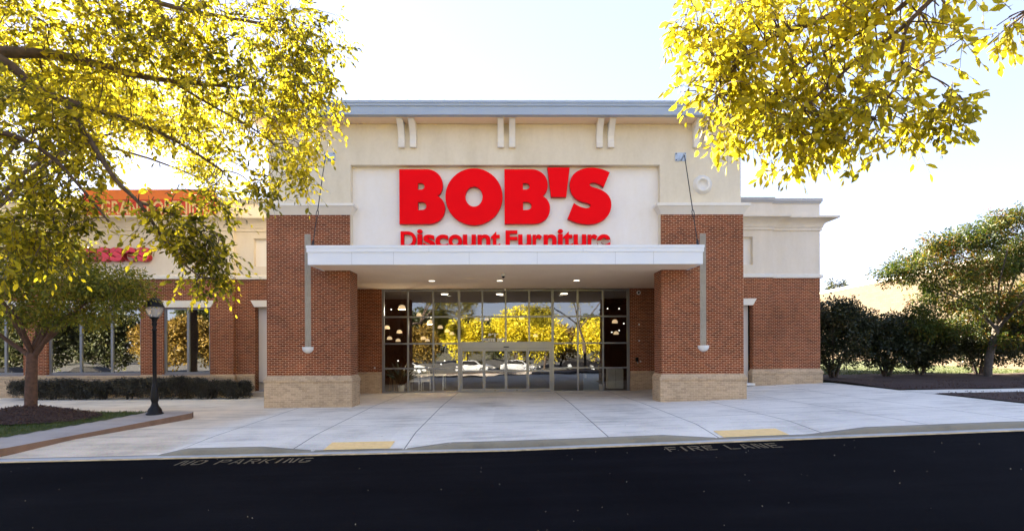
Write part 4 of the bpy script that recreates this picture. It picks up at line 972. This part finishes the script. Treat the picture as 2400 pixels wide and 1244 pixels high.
for i, lab in enumerate(hl):
    x = -12.0 - i * 1.12 + rng.uniform(-.1, .1); shrub('hedge_shrub', lab, x, 22.6, Hs(x, 22.6) - .02, .74, .48, .86 + rng.uniform(-.06, .08) - (.1 if i == 0 else 0), M['leafH'], 150, 36, .13, .055, 'low shrubs of the hedge below the shop windows', 3, .05, .55)

# ------------------------------------------------------------------ islands, beds, grass, mulch
def inside(poly, x, y):
    r_ = False; j = len(poly) - 1
    for i in range(len(poly)):
        (xi, yi), (xj, yj) = poly[i], poly[j]
        if (yi > y) != (yj > y) and x < (xj - xi) * (y - yi) / (yj - yi) + xi: r_ = not r_
        j = i
    return r_
def poly_slab(name, poly, zf, thick, mat, sidemat=None):
    """flat-ish slab following the ground, triangulated through a dense outline"""
    mb = MB(); n = len(poly); top = [(x, y, zf(x, y) + thick) for x, y in poly]; bot = [(x, y, zf(x, y) - .1) for x, y in poly]
    mb.add(top, [tuple(range(n))]); o = mb.build(name, mat)
    sb_ = MB(); sb_.add(top + bot, [(i, n + i, n + (i + 1) % n, (i + 1) % n) for i in range(n)])
    return o, sb_
def GZ_(x, y): return Hs(x, y) if y > 11.72 else Rs(x, min(y, 11.3))
isl = [(-10.0, 16.35), (-10.15, 15.9), (-10.8, 14.1), (-11.55, 11.95), (-11.75, 11.72), (-12.2, 11.62), (-34, 11.6), (-34, 16.9), (-10.6, 16.9), (-10.15, 16.7)]
iz = lambda x, y: float(np.interp(x, [-34, -11, -10], [-.1, -.02, 0.0])) + float(np.interp(y, [11.6, 16.4], [-.22, .0])) 
o, sb_ = poly_slab('island_kerb', isl, iz, .15, M['kerblight']); struct(o); struct(sb_.build('kerb', M['kerbbrown']))
mound = lambda x, y: .012 + .32 * np.exp(-(((x + 14.7) / 1.25) ** 2 + ((y - 15.75) / .9) ** 2) ** 1.1)
izv = lambda X, Y: np.interp(X, [-34, -11, -10], [-.1, -.02, 0.0]) + np.interp(Y, [11.6, 16.4], [-.22, .0]) + .15
inner = [(-11.55, 16.75), (-11.9, 15.4), (-12.85, 12.6), (-13.1, 12.3), (-33.9, 12.0), (-33.9, 16.8)]
struct(sheet('lawn', gx(-34, -11.5, 180), gx(11.9, 16.85, 60), lambda X, Y: izv(X, Y) + .012, M['grassbase'], lambda x, y: inside(inner, x, y)))
mul = lambda x, y: ((x + 14.6) / 2.2) ** 2 + ((y - 15.6) / 1.15) ** 2 < 1 and inside(inner, x, y)
struct(sheet('mulch_bed', gx(-17, -11.5, 90), gx(13.8, 16.85, 50), lambda X, Y: izv(X, Y) + .02 + mound(X, Y), M['mulch'], mul))
def scatter(name, pts, L, W, mat, up=1.0, spread=.4, label=None, cat=None):
    Pn = np.array(pts); n = len(Pn); D = rng.normal(size=(n, 3)) * spread + np.array([0, 0, up])
    o = leaf_mesh(name, Pn, D, L * rng.uniform(.6, 1.3, n), W * rng.uniform(.7, 1.3, n), mat, None); o['kind'] = 'stuff'
    if label: o['label'] = label; o['category'] = cat
    return o
pts = []
while len(pts) < 9000:
    x, y = rng.uniform(-18, -11.5), rng.uniform(11.9, 16.85)
    if inside(inner, x, y) and not ((x + 14.6) / 2.1) ** 2 + ((y - 15.6) / 1.1) ** 2 < 1: pts.append((x, y, float(izv(x, y)) + .01))
scatter('grass', pts, .07, .012, M['grass'], 1, .45, 'short mown grass around the mulch mound on the left island', 'grass')
pts = []
while len(pts) < 3500:
    x, y = rng.uniform(-17, -11.5), rng.uniform(13.8, 16.85)
    if mul(x, y): pts.append((x, y, float(izv(x, y)) + .025 + float(mound(x, y))))
for i in range(9000):
    x = rng.uniform(15.2, 30); y = rng.uniform(19.65, 24) if i % 3 else rng.uniform(12.5, 18.05); pts.append((x, y, Hs(x, y) + .05))
scatter('mulch_chips', pts, .07, .022, M['chip'], .15, .9, 'shredded dark brown mulch chips over the planting beds', 'mulch')
bedz = lambda X, Y: H(X, np.minimum(Y, 24)) + .03 + .05 * np.sin(X * 2.1) * np.sin(Y * 1.7) * .5 + .06 * np.clip((Y - 19.7) / 2, 0, 1)
struct(sheet('mulch_bed', gx(15.18, 42, 120), gx(19.62, 28.4, 40), bedz, M['mulch']))
struct(sheet('mulch_bed', gx(15.25, 42, 100), gx(12.3, 18.1, 30), lambda X, Y: H(X, Y) + .03, M['mulch'], lambda x, y: y < 18.1 and y > 14.0 - (x - 15.2) * .35))
struct(sheet('lawn', gx(14.5, 80, 80), gx(28.4, 110, 60), lambda X, Y: np.full_like(X, .56) + (Y - 28) * .004, M['grassbase']))
struct(sheet('lawn', gx(14.62, 15.2, 4), gx(23.8, 28.4, 8), lambda X, Y: np.full_like(X, .47), M['grassbase']))
pts = [(rng.uniform(14, 34), 28.2 + rng.random() ** 1.5 * 10, .56) for i in range(9000)] + [(rng.uniform(14.65, 15.3), rng.uniform(24.5, 28.3), .47) for i in range(900)]
scatter('grass', pts, .12, .02, M['grass'], 1, .45, 'sunlit grass strip behind the dark shrubs', 'grass')
# island behind / under the camera
fi = [(-9.8 + 1.3 * (1 - math.cos(a)) if False else x_, y_) for x_, y_, a in [(10.5 * math.copysign(abs(math.cos(a)) ** .5, math.cos(a)), .2 + 3.0 * math.copysign(abs(math.sin(a)) ** .7, math.sin(a)), a) for a in np.linspace(0, 2 * math.pi, 48, endpoint=False)]]
o, sb_ = poly_slab('island_kerb', fi, Rs, .16, M['kerblight']); struct(o); struct(sb_.build('kerb', M['kerblight']))
fi2 = [(x * .965, .2 + (y - .2) * .9) for x, y in fi]
mb = MB(); mb.add([(x, y, Rs(x, y) + .175) for x, y in fi2], [tuple(range(len(fi2)))]); struct(mb.build('mulch_bed', plain('leaf_strewn_mulch', (.20, .11, .05), .95, .6, 9)))
# fallen leaves
pts = []
for i in range(90):
    x, y = rng.uniform(-11, 13), rng.uniform(6.5, 11.2)
    pts.append((x, y, Rs(x, y) + .012))
for i in range(120):
    x, y = rng.uniform(-9, 14), rng.uniform(12, 22); pts.append((x, y, Hs(x, y) + .012))
scatter('fallen_leaves', pts, .024, .012, plain('dry_leaf', (.42, .36, .25), .8, .3, 5), .08, .5, 'scattered dry leaves and grit on the asphalt and concrete', 'leaf litter')

# ------------------------------------------------------------------ far surroundings
tw = thing('brick_warehouse', 'long sunlit tan block wall running back behind the right shrubs', 'building', (34, 45, 0))
a, b = Vector((32.2, 26)), Vector((36.6, 68)); d = (b - a).normalized(); nv = Vector((-d.y, d.x))
mb = MB(); e1, e2 = a, b
mb.prism([(e1.x, e1.y, 0), (e2.x, e2.y, 0), (e2.x + 25, e2.y, 0), (e1.x + 25, e1.y, 0)], (0, 0, 1), .0, 8.0)
me = mb.mesh('wall'); link_mesh('wall', me, M['twall'], tw)
mb = MB(); mb.sweep([(e2.x, e2.y), (e1.x, e1.y)][::-1] and [(e2.x, e2.y), (e1.x, e1.y), (e1.x + 25, e1.y)], [(-.3, 7.95), (.06, 7.95), (.06, 8.22), (-.3, 8.22)]); mb.build('coping', M['trim'], tw)
def far_tree(name, label, x, y, zb, h, r, mat, n, per, L, group, trunk=.2, base=.25, seed=0):
    t_ = thing(name, label, 'tree', (x, y, zb), group)
    lim = [([(x, y, zb), (x + .05 * r, y, zb + h * .4), (x, y, zb + h * .9)], trunk, .04)]
    bl = [((x, y, zb + h * (.5 + base / 2)), (r, r, h * (.5 - base / 2)), n)]
    for i in range(6):
        a_ = i * 1.05; bl.append(((x + .55 * r * math.cos(a_), y + .55 * r * math.sin(a_), zb + h * rng.uniform(.55, .85)), (r * .5, r * .5, h * .16), n // 4))
    tp = grow(t_, lim, blob_points(bl), .02, .1, .07, M['bark'], 2); clothe(t_, tp, per, r * .22, L, .6, mat, .2); return t_
far_tree('pine_tree', 'small pale pine seen far off beside the right end of the store', 54.3, 84, 2, 11.2, 1.9, M['leafP'], 40, 16, .35, None, .22, .55)
far_tree('pine_tree', 'tree top just showing over the far end of the tan wall', 62, 88, 2, 10.6, 3.0, M['leafP'], 60, 14, .35, None, .22, .5)
# trees, cars and woods across the car park: they show in the glass
ZL = -.9
gold = far_tree('golden_tree', 'golden tree across the car park, seen mirrored in the storefront glass', -5, -15, ZL, 6.9, 2.9, M['leafY'], 150, 24, .30, 'golden trees across the car park', .16, .2)
for x, y, s_ in ((1.2, -17, 1.08), (5.0, -16, 1.0), (11.5, -15, .95), (17, -17, 1.05), (-22, -17, .9), (27, -18, 1.0), (-71, -16, 1.0)):
    c = copy_tree(gold); c.location = (x, y, ZL); c.scale = (s_, s_, s_ * rng.uniform(.95, 1.1)); c.rotation_euler.z = rng.uniform(0, 6)
rust = far_tree('rust_tree', 'rust coloured tree across the car park, seen mirrored in the shop windows', -12, -22, ZL, 6.0, 3.2, M['leafO'], 130, 24, .30, 'rust trees across the car park', .15, .1)
for x, y, s_ in ((-34, -16, 1.0), (-38.5, -15, 1.1), (-43, -17, 1.0), (8, -26, 1)):
    c = copy_tree(rust); c.location = (x, y, ZL); c.scale = (s_,) * 3; c.rotation_euler.z = rng.uniform(0, 6)
wood = far_tree('wood_tree', 'dark green tree of the wood beyond the car park', -40, -62, ZL, 11.5, 5.5, M['leafP'], 150, 26, .6, 'dark trees of the wood beyond the car park', .35, .05)
for x, y, s_ in ((-50, -18, .55), (-56, -15, .6), (-62, -17, .62)):
    c = copy_tree(wood); c.location = (x, y, ZL); c.scale = (s_, s_, s_ * 1.2)
for i in range(20):
    x = -120 + i * 11.5 + rng.uniform(-3, 3)
    if i == 7: continue
    s_ = rng.uniform(.75, 1.05); c = copy_tree(wood); c.location = (x, -62 + rng.uniform(-8, 8), ZL); c.scale = (s_, s_, s_ * rng.uniform(.8, 1.1)); c.rotation_euler.z = rng.uniform(0, 6)
def car(x, y, rz, paint, lab):
    t_ = thing('parked_car', lab, 'car', (0, 0, 0), 'cars parked across the road')
    prof = [(-2.25, .32), (-2.3, .62), (-2.15, .86), (-1.75, .94), (-1.1, 1.38), (-.3, 1.47), (.5, 1.42), (1.15, 1.0), (2.0, .84), (2.28, .62), (2.25, .32)]
    mb = MB()
    for sx, (y0, y1) in ((1, (-.86, .86)),): mb.prism([(p, 0, q) for p, q in prof], (0, 1, 0), y0, y1)
    mb.build('body', paint, t_)
    wd = [(-1.62, .97), (-1.05, 1.33), (-.3, 1.41), (.45, 1.36), (1.0, 1.0)]
    mb = MB(); mb.prism([(p, 0, q) for p, q in wd], (0, 1, 0), -.868, .868); mb.prism([(1.18, 0, 1.0), (.56, 0, 1.4), (.52, 0, 1.38), (1.1, 0, .98)], (0, 1, 0), -.7, .7); mb.build('window', M['iron'], t_)
    for wx in (-1.4, 1.42):
        for wy in (-.8, .8):
            o = MB().lathe([(0, -.11), (.3, -.11), (.33, -.09), (.33, .09), (.3, .11), (0, .11)], (wx, wy, .33), 20, 'Y').build('wheel', M['iron'], t_, True)
            MB().lathe([(0, -.118), (.2, -.118), (.2, .118), (0, .118)], (wx, wy, .33), 16, 'Y').build('rim', M['steel'], o)
    for wy in (-.6, .6): MB().box(2.2, 2.3, wy - .18, wy + .18, .62, .74).build('headlight', M['white'], t_)
    t_.location = (x, y, Rs(x, y)); t_.rotation_euler.z = rz
pw = plain('white_car_paint', (.45, .46, .48), .15, .02); pk = plain('black_car_paint', (.01, .01, .012), .12, .2)
for x, y, rz, pt, lab in ((-3.6, -9.5, .5, pw, 'white car mirrored in the left door glass'), (1.6, -9.0, .45, pw, 'white car mirrored in the right door glass'), (8.8, -10, .2, pk, 'black car mirrored in the right storefront panes'), (13.0, -8.5, .3, pk, 'black car mirrored near the right end of the glass'), (-12, -14, .1, pw, 'white car far across the road, mirrored in the left panes'), (-39, -1.5, .05, pk, 'black van mirrored in the left shop window'), (-48, -2.5, .1, pk, 'black car mirrored in the left shop window')): car(x, y, rz, pt, lab)
# added tree past the left edge, crown shaped to keep sun off the ground
st = thing('added_shade_tree', 'added tall yellow green tree blocking the sun behind the near left branches, trunk outside the view', 'tree', (-18.6, 16.8, -.1))
lm = [([(-18.6, 16.8, -.1), (-18.5, 16.8, 3), (-18.3, 17.2, 6)], .28, .2)]; bl = []
for i in range(34):
    a = i * 2.4; q = math.sqrt((i + .5) / 34)
    if i % 3 == 0: cx, cy = -19.5 + 6.0 * q * math.cos(a), 19.4 + 4.0 * q * math.sin(a); cz = 2.22 + .47 * cy + random.uniform(-.3, 1.2)
    elif i % 3 == 1: cx, cy = -20.8 + 3.4 * q * math.cos(a), 20.0 + 2.8 * q * math.sin(a); cz = 8.6 + random.uniform(-1.2, 1.6)
    else: cx, cy = -18.8 + 2.9 * q * math.cos(a), 22.2 + 1.6 * q * math.sin(a); cz = 11.8 + random.uniform(-1.1, 1.3)
    if i % 4 == 1: cx, cy, cz = -13.8 + 2.4 * q * math.cos(a), 19.8 + 1.3 * q * math.sin(a), 11.3 + random.uniform(-.9, .9)
    bl.append(((cx, cy, cz), (1.5, 1.3, .8), 23))
    if i % 5 == 0: lm.append(([(-18.3, 17.2, 5.6), (-18.3 + (cx + 18.3) * .4, 17.2 + (cy - 17.2) * .4, 4 + cz * .45), (cx, cy, cz)], .11, .02))
for i in range(4): bl.append(((-11.7 + random.uniform(-2.2, 1.9), 20.7 + random.uniform(-1.0, 1.2), 8.75 + random.uniform(-.7, .9)), (.8, .8, .42), 12))  # extra clumps added to break up sun on the road
lm.append(([(-18.3, 17.2, 5.6), (-15.5, 18.3, 9.2), (-14, 19.4, 9.5), (-11.8, 20.5, 8.8)], .09, .02))
tp = grow(st, lm, blob_points(bl), .01, .1, .05, M['bark'], 3); clothe(st, tp, 26, .55, .15, .5, M['leafL'], .4)
